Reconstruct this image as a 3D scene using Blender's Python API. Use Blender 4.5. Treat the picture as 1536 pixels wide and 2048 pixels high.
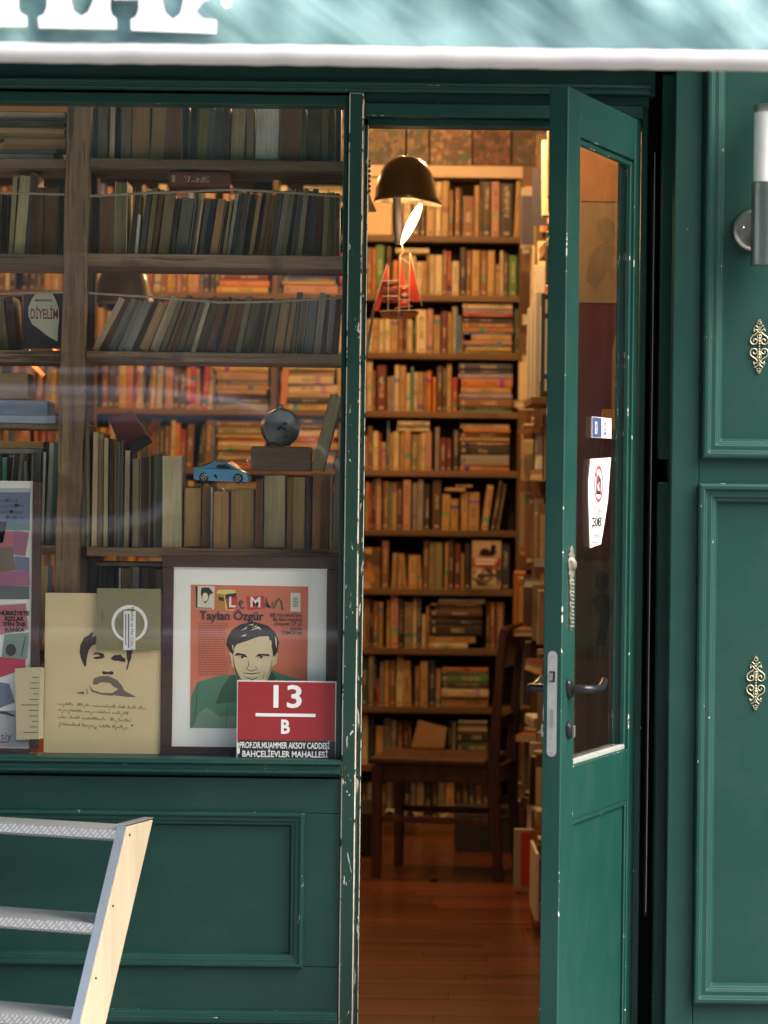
import bpy, bmesh, math, random
from mathutils import Vector, Matrix

for o in list(bpy.data.objects):
    bpy.data.objects.remove(o)
S = bpy.context.scene
COL = S.collection
R = math.radians

# ------------------------------------------------------------------ camera
F = 6450.0            # focal length in photo pixels
CX, CY = 768.0, 980.0 # where the optical axis meets the photograph
DIST, EYE, ROLL = 7.6, 1.40, 0.012
cd = bpy.data.cameras.new('camera')
cam = bpy.data.objects.new('camera', cd)
COL.objects.link(cam)
cd.sensor_fit = 'VERTICAL'
cd.sensor_height = 36.0
cd.lens = 36.0 * F / 2048.0
cd.shift_y = (CY - 1024.0) / 2048.0
cd.clip_start, cd.clip_end = 0.05, 500
cr, sr = math.cos(ROLL), math.sin(ROLL)
rot = Matrix(((cr, -sr, 0), (0, 0, -1), (sr, cr, 0)))   # columns: right, up, back
cam.matrix_world = Matrix.Translation((0, -DIST, EYE)) @ rot.to_4x4()
cd.dof.use_dof = True
cd.dof.focus_distance = DIST + 0.15
cd.dof.aperture_fstop = 5.2
S.camera = cam

# ------------------------------------------------------------------ world, sun, exposure
W = bpy.data.worlds.new('World')
S.world = W
W.use_nodes = True
wn = W.node_tree.nodes
sky = wn.new('ShaderNodeTexSky')
sky.sky_type = 'NISHITA'
sky.sun_disc = False
sky.sun_elevation = R(48)
sky.sun_rotation = R(118)
sky.dust_density = 6.0
sky.air_density = 1.0
sky.ozone_density = 1.0
W.node_tree.links.new(sky.outputs[0], wn['Background'].inputs[0])
wn['Background'].inputs[1].default_value = 0.13
sl = bpy.data.lights.new('sun', 'SUN')
sl.energy = 0.8
sl.angle = R(40)
sl.color = (1.0, 0.96, 0.9)
sun = bpy.data.objects.new('sun', sl)
COL.objects.link(sun)
az = R(62)                      # soft sun along the street, from the right
sd = Vector((math.sin(az) * math.cos(R(48)), -math.cos(az) * math.cos(R(48)), math.sin(R(48))))
sun.rotation_euler = (-sd).to_track_quat('-Z', 'Y').to_euler()
vs = S.view_settings
vs.view_transform = 'Standard'
vs.look = 'None'
vs.exposure = 1.95
vs.gamma = 1.0
vs.use_curve_mapping = False
cy = S.cycles
cy.max_bounces = 7; cy.diffuse_bounces = 3; cy.glossy_bounces = 3; cy.transmission_bounces = 4; cy.transparent_max_bounces = 12
cy.caustics_reflective = False; cy.caustics_refractive = False

# ------------------------------------------------------------------ helpers
def P(px, py, y=0.0):
    """photo pixel -> point on the plane at depth y"""
    a, b = (px - CX) / F, (CY - py) / F
    d = DIST + y
    return Vector(((a * cr - b * sr) * d, y, EYE + (a * sr + b * cr) * d))
def PX(px, py, y=0.0): return P(px, py, y).x
def PZ(px, py, y=0.0): return P(px, py, y).z
def SC(y): return F / (DIST + y)

def lin(h):
    h = h.lstrip('#')
    v = [int(h[i:i + 2], 16) / 255 for i in (0, 2, 4)]
    return tuple((c / 12.92 if c <= 0.04045 else ((c + 0.055) / 1.055) ** 2.4) for c in v)

EDGE = {}
class MB:
    """collects faces with material slots, colours and uvs; build() links ONE mesh object"""
    def __init__(s):
        s.v, s.f, s.m, s.c, s.uv, s.rn = [], [], [], [], [], []
        s.col = (0.5, 0.5, 0.5)
        s.rnd = 0.0
    def face(s, idx, m=0, uv=None):
        s.f.append(tuple(idx)); s.m.append(m); s.c.append(s.col); s.uv.append(uv); s.rn.append(s.rnd)
    def pts(s, pl):
        n = len(s.v); s.v.extend([tuple(p) for p in pl]); return list(range(n, n + len(pl)))
    def poly(s, pl, m=0): s.face(s.pts(pl), m)
    def box(s, x0, x1, y0, y1, z0, z1, m=0, M=None):
        c = [Vector((x, y, z)) for z in (z0, z1) for y in (y0, y1) for x in (x0, x1)]
        if M is not None: c = [M @ p for p in c]
        i = s.pts(c)
        for q in ((0, 2, 3, 1), (4, 5, 7, 6), (0, 1, 5, 4), (2, 6, 7, 3), (0, 4, 6, 2), (1, 3, 7, 5)):
            s.face([i[k] for k in q], m)
    def prism(s, base, d, m=0, m2=None):
        """extrude planar loop (list of points) by vector d"""
        d = Vector(d); n = len(base)
        a = s.pts([Vector(p) for p in base]); b = s.pts([Vector(p) + d for p in base])
        s.face(a[::-1], m if m2 is None else m2); s.face(b, m if m2 is None else m2)
        for k in range(n):
            j = (k + 1) % n
            s.face((a[k], a[j], b[j], b[k]), m)
    def tube(s, path, r, n=8, m=0, cap=True):
        path = [Vector(p) for p in path]; k = len(path)
        rr = r if isinstance(r, (list, tuple)) else [r] * k
        rings = []; up = None
        for i, p in enumerate(path):
            t = (path[min(i + 1, k - 1)] - path[max(i - 1, 0)]).normalized()
            if up is None:
                up = Vector((0, 0, 1)) if abs(t.z) < 0.9 else Vector((0, 1, 0))
            a = t.cross(up)
            if a.length < 1e-6: a = t.cross(Vector((1, 0, 0)))
            a.normalize(); b = a.cross(t).normalized(); up = b
            rings.append(s.pts([p + (a * math.cos(2 * math.pi * j / n) + b * math.sin(2 * math.pi * j / n)) * rr[i] for j in range(n)]))
        for q, w in zip(rings, rings[1:]):
            for j in range(n): s.face((q[j], q[(j + 1) % n], w[(j + 1) % n], w[j]), m)
        if cap: s.face(rings[0][::-1], m); s.face(rings[-1], m)
    def lathe(s, prof, c, axis=(0, 0, 1), n=24, m=0, sx=1.0, sy=1.0):
        ax = Vector(axis).normalized()
        a = ax.orthogonal().normalized()
        if abs(ax.z) > 0.99: a = Vector((1, 0, 0))
        b = ax.cross(a); c = Vector(c); rings = []
        for r, h in prof:
            rings.append(s.pts([c + ax * h + (a * math.cos(2 * math.pi * j / n) * sx + b * math.sin(2 * math.pi * j / n) * sy) * r for j in range(n)]))
        for q, w in zip(rings, rings[1:]):
            for j in range(n): s.face((q[j], q[(j + 1) % n], w[(j + 1) % n], w[j]), m)
        if prof[0][0] > 1e-5: s.face(rings[0][::-1], m)
        if prof[-1][0] > 1e-5: s.face(rings[-1], m)
    def build(s, name, mats, parent=None, smooth=False, M=None, bevel=0.0, attr=False):
        me = bpy.data.meshes.new(name)
        me.from_pydata(s.v, [], s.f)
        mats = mats if isinstance(mats, (list, tuple)) else [mats]
        for q in mats: me.materials.append(q)
        for i, p in enumerate(me.polygons): p.material_index = min(s.m[i], len(mats) - 1)
        if attr:
            ca = me.color_attributes.new('Col', 'FLOAT_COLOR', 'CORNER')
            ul = me.uv_layers.new(name='UVMap')
            u2 = me.uv_layers.new(name='Rnd')
            for i, p in enumerate(me.polygons):
                c = s.c[i]; uv = s.uv[i]
                for k, li in enumerate(p.loop_indices):
                    ca.data[li].color = (c[0], c[1], c[2], 1)
                    ul.data[li].uv = uv[k] if uv else (-1.0, -1.0)
                    u2.data[li].uv = (s.rn[i], 0)
        if not attr:
            bm = bmesh.new(); bm.from_mesh(me)
            bmesh.ops.recalc_face_normals(bm, faces=bm.faces)
            bm.to_mesh(me); bm.free()
        if smooth:
            for p in me.polygons: p.use_smooth = True
            try: me.set_sharp_from_angle(angle=R(40))
            except Exception: pass
        o = bpy.data.objects.new(name, me)
        COL.objects.link(o)
        if M is not None: o.matrix_world = M
        if bevel:
            b = o.modifiers.new('bevel', 'BEVEL'); b.width = bevel; b.segments = 2; b.limit_method = 'ANGLE'
            if mats[0] in EDGE:
                me.materials.append(EDGE[mats[0]]); b.material = len(me.materials) - 1; b.segments = 1
        if parent is not None:
            o.parent = parent
            o.matrix_parent_inverse = parent.matrix_world.inverted()
        return o

def tag(o, label, cat, group=None):
    o['label'] = label; o['category'] = cat
    if group: o['group'] = group
    return o
def struct(o):
    o['kind'] = 'structure'; return o
def thing(name, label, cat, loc=(0, 0, 0), group=None):
    o = bpy.data.objects.new(name, None); o.empty_display_size = 0.05
    COL.objects.link(o); o.matrix_world = Matrix.Translation(loc)
    return tag(o, label, cat, group)
def bx(name, mat, parent, x0, x1, y0, y1, z0, z1, bevel=0.0, M=None):
    m = MB(); m.box(x0, x1, y0, y1, z0, z1, 0, M)
    return m.build(name, mat, parent, bevel=bevel)
def pbox(name, mat, parent, a, b, y0, y1, bevel=0.0):
    """box whose front face (depth y0) has photo corners a (top left) and b (bottom right)"""
    mx, my = (a[0] + b[0]) / 2, (a[1] + b[1]) / 2
    return bx(name, mat, parent, PX(a[0], my, y0), PX(b[0], my, y0), y0, y1, PZ(mx, b[1], y0), PZ(mx, a[1], y0), bevel)

def frame_moulding(name, mat, parent, x0, x1, z0, z1, y, prof, bevel=0):
    """prof: list of (inset, proud); a mitred moulding swept round a rectangle on plane y (proud = towards the street)"""
    m = MB(); rings = []
    for ins, pr in prof:
        rings.append(m.pts([(x0 + ins, y - pr, z0 + ins), (x1 - ins, y - pr, z0 + ins), (x1 - ins, y - pr, z1 - ins), (x0 + ins, y - pr, z1 - ins)]))
    for q, w in zip(rings, rings[1:]):
        for j in range(4): m.face((q[j], q[(j + 1) % 4], w[(j + 1) % 4], w[j]))
    return m.build(name, mat, parent, bevel=0.0012)
def rail_moulding(name, mat, parent, x0, x1, zc, y, prof):
    """prof: list of (dz, proud) closed by the wall; straight horizontal moulding"""
    m = MB(); m.prism([(x0, y - p, zc + dz) for dz, p in prof], (x1 - x0, 0, 0))
    return m.build(name, mat, parent, bevel=0.0012)

def text(name, body, mat, parent, loc, size, align='CENTER', M=None, sx=1.0, bold=0.0, shear=0.0, lw=1.0, ext=0.0004):
    cu = bpy.data.curves.new(name, 'FONT')
    cu.body = body; cu.size = size; cu.align_x = align; cu.align_y = 'CENTER'
    cu.offset = bold; cu.shear = shear; cu.extrude = ext; cu.resolution_u = 3; cu.space_line = lw
    t = bpy.data.objects.new('tmp', cu); COL.objects.link(t)
    bpy.context.view_layer.update()
    dg = bpy.context.evaluated_depsgraph_get()
    me = bpy.data.meshes.new_from_object(t.evaluated_get(dg))
    bpy.data.objects.remove(t)
    me.materials.clear(); me.materials.append(mat)
    o = bpy.data.objects.new(name, me); COL.objects.link(o)
    B = Matrix.Rotation(R(90), 4, 'X') @ Matrix.Diagonal((sx, 1, 1, 1))
    o.matrix_world = (Matrix.Translation(loc) @ B) if M is None else (M @ Matrix.Translation(loc) @ B)
    if parent is not None:
        o.parent = parent; o.matrix_parent_inverse = parent.matrix_world.inverted()
    return o

# ------------------------------------------------------------------ materials
def newmat(name):
    m = bpy.data.materials.new(name); m.use_nodes = True
    nt = m.node_tree
    return m, nt, nt.nodes['Principled BSDF'], nt.links.new
def nd(nt, t, **kw):
    n = nt.nodes.new('ShaderNode' + t)
    for k, v in kw.items():
        if k in n.inputs.keys() if isinstance(k, str) else False: n.inputs[k].default_value = v
        else: setattr(n, k, v)
    return n
def ramp(nt, a, b, ca=(0, 0, 0, 1), cb=(1, 1, 1, 1)):
    r = nt.nodes.new('ShaderNodeValToRGB')
    r.color_ramp.elements[0].position = a; r.color_ramp.elements[1].position = b
    r.color_ramp.elements[0].color = ca; r.color_ramp.elements[1].color = cb
    return r
def mixc(nt, fac, a, b, mode='MIX'):
    n = nt.nodes.new('ShaderNodeMix'); n.data_type = 'RGBA'; n.blend_type = mode
    for sock, v in ((n.inputs[0], fac), (n.inputs[6], a), (n.inputs[7], b)):
        if hasattr(v, 'is_output'): nt.links.new(v, sock)
        elif isinstance(v, (int, float)): sock.default_value = v
        else: sock.default_value = (v[0], v[1], v[2], 1)
    return n.outputs[2]
def math_(nt, op, a, b=0.0, clamp=False):
    n = nt.nodes.new('ShaderNodeMath'); n.operation = op; n.use_clamp = clamp
    for sock, v in ((n.inputs[0], a), (n.inputs[1], b)):
        if hasattr(v, 'is_output'): nt.links.new(v, sock)
        else: sock.default_value = v
    return n.outputs[0]
def noise(nt, scale, detail=4, vec=None, rough=0.55, dist=0.0):
    n = nt.nodes.new('ShaderNodeTexNoise')
    n.inputs['Scale'].default_value = scale; n.inputs['Detail'].default_value = detail
    n.inputs['Roughness'].default_value = rough; n.inputs['Distortion'].default_value = dist
    if vec is not None: nt.links.new(vec, n.inputs['Vector'])
    return n.outputs['Fac']
def coords(nt, scale=(1, 1, 1), which='Object'):
    tc = nt.nodes.new('ShaderNodeTexCoord'); mp = nt.nodes.new('ShaderNodeMapping')
    mp.inputs['Scale'].default_value = scale
    nt.links.new(tc.outputs[which], mp.inputs['Vector'])
    return mp.outputs[0]
def wpos(nt, scale=(1, 1, 1)):
    g = nt.nodes.new('ShaderNodeNewGeometry'); mp = nt.nodes.new('ShaderNodeMapping')
    mp.inputs['Scale'].default_value = scale
    nt.links.new(g.outputs['Position'], mp.inputs['Vector'])
    return mp.outputs[0]
def bump(nt, h, strength=0.2, dist=0.002):
    b = nt.nodes.new('ShaderNodeBump'); b.inputs['Strength'].default_value = strength; b.inputs['Distance'].default_value = dist
    nt.links.new(h, b.inputs['Height'])
    return b.outputs[0]

def plain(name, c, rough=0.5, metal=0.0, var=0.12, sc=30.0, bmp=0.0, emit=None, es=0.0, coat=0.0, spec=0.5):
    m, nt, p, L = newmat(name)
    c = lin(c) if isinstance(c, str) else c
    f = noise(nt, sc, 2, wpos(nt))
    lo = tuple(max(0, x * (1 - var)) for x in c); hi = tuple(min(1, x * (1 + var)) for x in c)
    L(mixc(nt, f, lo, hi), p.inputs['Base Color'])
    p.inputs['Roughness'].default_value = rough; p.inputs['Metallic'].default_value = metal
    p.inputs['Specular IOR Level'].default_value = spec
    p.inputs['Coat Weight'].default_value = coat
    if bmp: L(bump(nt, f, bmp), p.inputs['Normal'])
    if emit:
        p.inputs['Emission Color'].default_value = (*emit, 1); p.inputs['Emission Strength'].default_value = es
    return m

def green_paint(name, base, chips=0.5, edge=0.0, scratch=0.0, rough=0.42):
    """old oil paint: brushed, dusty, chipped to pale primer on its arrises"""
    m, nt, p, L = newmat(name)
    v = wpos(nt)
    f1 = noise(nt, 2.5, 3, v); f2 = noise(nt, 16, 2, wpos(nt, (1, 1, 0.25)))
    c = mixc(nt, f1, tuple(x * 0.92 for x in base), tuple(x * 1.07 for x in base))
    dust = ramp(nt, 0.45, 0.85); L(noise(nt, 9, 3, v, 0.65), dust.inputs[0])
    c = mixc(nt, math_(nt, 'MULTIPLY', dust.outputs[0], 0.025), c, (0.34, 0.40, 0.36))
    n1 = noise(nt, 22, 3, v, 0.7); r1 = ramp(nt, 0.60 - 0.16 * chips, 0.63 - 0.16 * chips); L(n1, r1.inputs[0])
    chip = math_(nt, 'MULTIPLY', r1.outputs[0], edge)
    n2 = noise(nt, 55, 3, v, 0.6); r2 = ramp(nt, 0.765 - 0.015 * chips, 0.775 - 0.015 * chips); L(n2, r2.inputs[0])
    n3 = noise(nt, 3, 2, v); r3 = ramp(nt, 0.5, 0.6); L(n3, r3.inputs[0])
    speck = math_(nt, 'MULTIPLY', r2.outputs[0], r3.outputs[0])
    chip = math_(nt, 'MAXIMUM', chip, speck)
    if scratch:
        n4 = noise(nt, 30, 3, wpos(nt, (1.6, 1.6, 0.45)), 0.75, 0.6); r4 = ramp(nt, 0.66 - 0.09 * scratch, 0.68 - 0.09 * scratch); L(n4, r4.inputs[0])
        chip = math_(nt, 'MAXIMUM', chip, r4.outputs[0])
    chipc = mixc(nt, noise(nt, 40, 3, v), (0.42, 0.36, 0.26), (0.78, 0.76, 0.68))
    L(mixc(nt, chip, c, chipc), p.inputs['Base Color'])
    rr = nt.nodes.new('ShaderNodeMapRange'); rr.inputs[3].default_value = rough - 0.1; rr.inputs[4].default_value = rough + 0.18
    L(f1, rr.inputs[0]); L(rr.outputs[0], p.inputs['Roughness'])
    p.inputs['Specular IOR Level'].default_value = 0.3
    L(bump(nt, f2, 0.11, 0.002), p.inputs['Normal'])
    return m

def wood(name, c1, c2, rough=0.55, axis='x', sc=1.0, bmp=0.3, gloss=0.0, knots=True, rv=(0.75, 1.2), crack=0.0):
    m, nt, p, L = newmat(name)
    s = {'x': (1.2, 22, 22), 'y': (22, 1.2, 22), 'z': (22, 22, 1.2)}[axis]
    v = wpos(nt, tuple(q * sc for q in s))
    f = noise(nt, 1.6, 3, v, 0.65, 0.4)
    g = noise(nt, 7.0, 2, v, 0.7)
    k = math_(nt, 'ADD', math_(nt, 'MULTIPLY', f, 0.7), math_(nt, 'MULTIPLY', g, 0.3))
    rp = ramp(nt, 0.32, 0.68, (*c1, 1), (*c2, 1)); L(k, rp.inputs[0])
    oi = nt.nodes.new('ShaderNodeObjectInfo')
    vr = nt.nodes.new('ShaderNodeMapRange'); vr.inputs[3].default_value = rv[0]; vr.inputs[4].default_value = rv[1]
    L(oi.outputs['Random'], vr.inputs[0])
    cc = nt.nodes.new('ShaderNodeVectorMath'); cc.operation = 'SCALE'
    L(rp.outputs[0], cc.inputs[0]); L(vr.outputs[0], cc.inputs['Scale'])
    col = cc.outputs[0]
    if knots:
        d = ramp(nt, 0.62, 0.72); L(noise(nt, 5, 2, wpos(nt), 0.6, 0.8), d.inputs[0])
        col = mixc(nt, math_(nt, 'MULTIPLY', d.outputs[0], 0.5), col, tuple(x * 0.35 for x in c1))
    if crack:
        cs_ = {'x': (2.0, 60, 60), 'y': (60, 2.0, 60), 'z': (60, 60, 2.0)}[axis]
        ck = ramp(nt, 0.57, 0.63); L(noise(nt, 1.5, 3, wpos(nt, cs_), 0.7, 0.3), ck.inputs[0])
        col = mixc(nt, math_(nt, 'MULTIPLY', ck.outputs[0], crack), col, tuple(x * 0.22 for x in c1))
        pk = ramp(nt, 0.60, 0.66); L(noise(nt, 70, 2, wpos(nt), 0.6), pk.inputs[0])
        col = mixc(nt, math_(nt, 'MULTIPLY', pk.outputs[0], crack * 0.15), col, tuple(min(1, x * 1.5 + 0.03) for x in c2))
    L(col, p.inputs['Base Color'])
    p.inputs['Roughness'].default_value = rough
    p.inputs['Coat Weight'].default_value = gloss; p.inputs['Coat Roughness'].default_value = 0.25
    if bmp > 0.4: L(bump(nt, g, bmp * 0.6, 0.003), p.inputs['Normal'])
    return m

def glass_pane(name, dirt_haze=0.02, tint=(0.985, 0.993, 0.988)):
    m, nt, p, L = newmat(name); nt.nodes.remove(p)
    out = nt.nodes['Material Output']
    lw_ = nt.nodes.new('ShaderNodeLayerWeight'); lw_.inputs[0].default_value = 0.5
    fres = math_(nt, 'ADD', math_(nt, 'MULTIPLY', math_(nt, 'POWER', lw_.outputs['Facing'], 5.0), 0.95), 0.043)
    tr = nt.nodes.new('ShaderNodeBsdfTransparent'); tr.inputs[0].default_value = (*tint, 1)
    gl = nt.nodes.new('ShaderNodeBsdfGlossy'); gl.inputs['Roughness'].default_value = 0.02
    m1 = nt.nodes.new('ShaderNodeMixShader'); L(fres, m1.inputs[0]); L(tr.outputs[0], m1.inputs[1]); L(gl.outputs[0], m1.inputs[2])
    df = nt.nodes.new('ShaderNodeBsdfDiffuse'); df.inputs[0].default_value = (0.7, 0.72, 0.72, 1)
    r = ramp(nt, 0.35, 0.8, (dirt_haze * 0.3,) * 3 + (1,), (dirt_haze, dirt_haze, dirt_haze, 1)); L(noise(nt, 4.0, 2, wpos(nt), 0.7), r.inputs[0])  # thin dust film; on the window it also paints in reflected street haze
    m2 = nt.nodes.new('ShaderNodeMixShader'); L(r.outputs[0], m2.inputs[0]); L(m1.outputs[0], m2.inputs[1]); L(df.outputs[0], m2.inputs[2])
    L(m2.outputs[0], out.inputs[0])
    return m

def book_cover_mat():
    m, nt, p, L = newmat('book_cover')
    at = nt.nodes.new('ShaderNodeVertexColor'); at.layer_name = 'Col'
    uv = nt.nodes.new('ShaderNodeUVMap'); uv.uv_map = 'UVMap'
    ur = nt.nodes.new('ShaderNodeUVMap'); ur.uv_map = 'Rnd'
    s1 = nt.nodes.new('ShaderNodeSeparateXYZ'); L(uv.outputs[0], s1.inputs[0])
    s2 = nt.nodes.new('ShaderNodeSeparateXYZ'); L(ur.outputs[0], s2.inputs[0])
    u, v, rn = s1.outputs[0], s1.outputs[1], s2.outputs[0]
    def frac(k): return math_(nt, 'FRACT', math_(nt, 'MULTIPLY', rn, k))
    def band(x, c, hw): return math_(nt, 'LESS_THAN', math_(nt, 'ABSOLUTE', math_(nt, 'SUBTRACT', x, c)), hw)
    # title: broken strokes running along the spine
    cb = nt.nodes.new('ShaderNodeCombineXYZ')
    L(math_(nt, 'MULTIPLY', u, 6.0), cb.inputs[0]); L(math_(nt, 'MULTIPLY', v, 46.0), cb.inputs[1]); L(math_(nt, 'MULTIPLY', rn, 91.0), cb.inputs[2])
    tn = math_(nt, 'GREATER_THAN', noise(nt, 1.0, 2, cb.outputs[0]), 0.52)
    tc = math_(nt, 'ADD', math_(nt, 'MULTIPLY', frac(7.3), 0.25), 0.45)
    th = math_(nt, 'ADD', math_(nt, 'MULTIPLY', frac(3.7), 0.2), 0.1)
    title = math_(nt, 'MULTIPLY', math_(nt, 'MULTIPLY', band(v, tc, th), band(u, 0.5, 0.2)), tn)
    title = math_(nt, 'MULTIPLY', title, math_(nt, 'LESS_THAN', frac(11.1), 0.9))
    logo = math_(nt, 'MULTIPLY', band(v, 0.07, 0.025), band(u, 0.5, 0.22))
    bc = math_(nt, 'ADD', math_(nt, 'MULTIPLY', frac(17.9), 0.75), 0.12)
    strip = math_(nt, 'MULTIPLY', band(v, bc, 0.05), math_(nt, 'LESS_THAN', frac(23.3), 0.4))
    lum = nt.nodes.new('ShaderNodeRGBToBW'); L(at.outputs[0], lum.inputs[0])
    dark = math_(nt, 'LESS_THAN', lum.outputs[0], 0.2)
    ink = mixc(nt, dark, (0.05, 0.04, 0.04), (0.62, 0.52, 0.34))
    sc = nt.nodes.new('ShaderNodeHueSaturation'); L(at.outputs[0], sc.inputs['Color']); L(math_(nt, 'ADD', frac(5.1), 0.0), sc.inputs['Hue']); sc.inputs['Value'].default_value = 0.7
    n = noise(nt, 35, 2, wpos(nt), 0.65); n2 = noise(nt, 6, 1, wpos(nt))
    c = mixc(nt, math_(nt, 'MULTIPLY', n, 0.5), at.outputs[0], mixc(nt, 0.55, at.outputs[0], (0.16, 0.11, 0.06)))
    c = mixc(nt, strip, c, sc.outputs[0])
    c = mixc(nt, math_(nt, 'MULTIPLY', title, 0.85), c, ink)
    c = mixc(nt, math_(nt, 'MULTIPLY', logo, 0.6), c, ink)
    L(c, p.inputs['Base Color'])
    rr = nt.nodes.new('ShaderNodeMapRange'); rr.inputs[3].default_value = 0.35; rr.inputs[4].default_value = 0.65; L(n2, rr.inputs[0]); L(rr.outputs[0], p.inputs['Roughness'])
    return m
def book_page_mat():
    m, nt, p, L = newmat('book_pages')
    at = nt.nodes.new('ShaderNodeVertexColor'); at.layer_name = 'Col'
    uv = nt.nodes.new('ShaderNodeUVMap'); uv.uv_map = 'UVMap'
    ur = nt.nodes.new('ShaderNodeUVMap'); ur.uv_map = 'Rnd'
    s1 = nt.nodes.new('ShaderNodeSeparateXYZ'); L(uv.outputs[0], s1.inputs[0])
    s2 = nt.nodes.new('ShaderNodeSeparateXYZ'); L(ur.outputs[0], s2.inputs[0])
    cb = nt.nodes.new('ShaderNodeCombineXYZ')
    L(math_(nt, 'MULTIPLY', s1.outputs[0], 22.0), cb.inputs[0]); L(math_(nt, 'MULTIPLY', s1.outputs[1], 0.8), cb.inputs[1]); L(math_(nt, 'MULTIPLY', s2.outputs[0], 57.0), cb.inputs[2])
    lines = noise(nt, 1.0, 4, cb.outputs[0], 0.8)
    st = noise(nt, 14, 2, wpos(nt), 0.65)
    r = ramp(nt, 0.36, 0.64); L(lines, r.inputs[0])
    dk = mixc(nt, 1.0, at.outputs[0], (0.5, 0.46, 0.4), 'MULTIPLY')
    c = mixc(nt, r.outputs[0], dk, at.outputs[0])
    rs = ramp(nt, 0.5, 0.85); L(st, rs.inputs[0])
    c = mixc(nt, math_(nt, 'MULTIPLY', rs.outputs[0], 0.5), c, (0.2, 0.14, 0.07))
    L(c, p.inputs['Base Color']); p.inputs['Roughness'].default_value = 0.85
    return m

GREEN = (0.0060, 0.0450, 0.0372)
M_green = green_paint('green_paint', GREEN, -0.2)
M_door = green_paint('door_green_paint', (0.0042, 0.0440, 0.0345), 0.2)
M_jamb = green_paint('worn_green_paint', (0.0094, 0.0450, 0.0345), 0.8, 0.0, 0.30)
EDGE[M_green] = green_paint('green_paint_arris', (0.0115, 0.0600, 0.0490), -0.45, 1.0)
EDGE[M_door] = green_paint('door_paint_arris', (0.0080, 0.0560, 0.0440), -0.1, 1.0)
EDGE[M_jamb] = green_paint('worn_paint_arris', (0.0094, 0.0450, 0.0345), 1.3, 1.0, 0.4)
M_gloom = plain('recess_shade_black', (0.012, 0.016, 0.014), 0.7)  # near-black that paints in the shade of the slot beside the hinge
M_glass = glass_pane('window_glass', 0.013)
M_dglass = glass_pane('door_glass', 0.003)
M_old = wood('weathered_timber', (0.085, 0.052, 0.028), (0.29, 0.185, 0.10), 0.8, 'x', 1.0, 0.7, crack=0.75)
M_oldz = wood('weathered_post', (0.09, 0.054, 0.028), (0.31, 0.195, 0.10), 0.8, 'z', 1.0, 0.9, crack=0.75)
M_shelf = wood('shelf_pine', (0.085, 0.045, 0.018), (0.19, 0.105, 0.045), 0.55, 'x')
M_shelfz = wood('upright_pine', (0.085, 0.045, 0.018), (0.19, 0.105, 0.045), 0.55, 'z')
M_shelfy = wood('side_shelf_pine', (0.22, 0.11, 0.045), (0.40, 0.22, 0.09), 0.5, 'y')
M_floor = wood('red_floor_plank', (0.10, 0.027, 0.010), (0.23, 0.068, 0.024), 0.28, 'x', 0.8, 0.15, 0.5, True, (0.55, 1.35))
M_chair = wood('dark_chair_wood', (0.035, 0.014, 0.007), (0.11, 0.044, 0.019), 0.38, 'z', 1.0, 0.15, 0.3)
M_cover = book_cover_mat()
M_pages = book_page_mat()
M_brass = plain('aged_brass', (0.38, 0.36, 0.25), 0.45, 0.5, 0.35, 120, 0.3)
M_pull = plain('tarnished_brass', (0.30, 0.28, 0.22), 0.45, 0.6, 0.5, 160, 0.4)
M_steel = plain('brushed_steel', (0.42, 0.42, 0.41), 0.32, 1.0, 0.1, 60)
M_zinc = plain('zinc_plate', (0.42, 0.43, 0.42), 0.45, 0.7, 0.15, 90)
M_black = plain('black_metal', (0.02, 0.022, 0.028), 0.3, 0.6, 0.2, 60)
M_opal = plain('opal_diffuser', (0.85, 0.87, 0.87), 0.3, 0.0, 0.03)
M_white = plain('white_print', (0.82, 0.82, 0.80), 0.6, 0, 0.05, 20)
M_ink = plain('black_print', (0.022, 0.02, 0.022), 0.8, 0, 0.2, 40, spec=0.15)
M_wall = plain('warm_plaster', (0.22, 0.16, 0.10), 0.85, 0, 0.12, 4, 0.1)

# ------------------------------------------------------------------ the street and the shell of the shop
M_pave = plain('pavement_slab', (0.30, 0.29, 0.27), 0.85, 0, 0.25, 8, 0.3)
M_road = plain('asphalt', (0.05, 0.05, 0.052), 0.9, 0, 0.3, 40, 0.4)
M_kerb = plain('kerb_stone', (0.32, 0.31, 0.29), 0.8, 0, 0.2, 12, 0.2)
M_render_ = plain('grey_render', (0.30, 0.28, 0.25), 0.85, 0, 0.15, 3)
def slab(name, mat, x0, x1, y0, y1, z0, z1): return struct(bx(name, mat, None, x0, x1, y0, y1, z0, z1))
slab('ground', M_road, -150, 150, -160, 60, -0.5, -0.262)
slab('pavement', M_pave, -40, 40, -7.9, -0.35, -0.4, -0.12)
slab('kerb', M_kerb, -40, 40, -8.05, -7.902, -0.4, -0.118)
slab('far_pavement', M_pave, -40, 40, -20, -16, -0.4, -0.12)

FX = -2.3                                     # left end of what is built of the shop
slab('wall_left', M_wall, FX - 0.2, FX, 0.25, 6.1, -0.1, 3.1)
slab('wall_right', M_wall, 0.86, 1.06, 0.25, 6.1, -0.1, 3.1)
slab('wall_back', M_wall, FX - 0.2, 1.06, 6.1, 6.3, -0.1, 3.1)
slab('ceiling', plain('ceiling_plaster', (0.3, 0.24, 0.17), 0.9), FX - 0.2, 1.06, -0.02, 6.3, 3.1, 3.3)
slab('upper_wall', M_render_, FX - 2, 4.0, -0.02, 0.2, 3.3, 9.0)
slab('wall_over_window', M_render_, FX - 0.2, 1.06, 0.11, 0.25, 2.50, 3.1)
slab('neighbour_wall', M_render_, 1.6, 6.0, -0.02, 0.3, -0.4, 3.3)
slab('neighbour_wall_beyond', M_render_, FX - 4, FX - 0.2, -0.02, 0.3, -0.4, 3.3)

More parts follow.
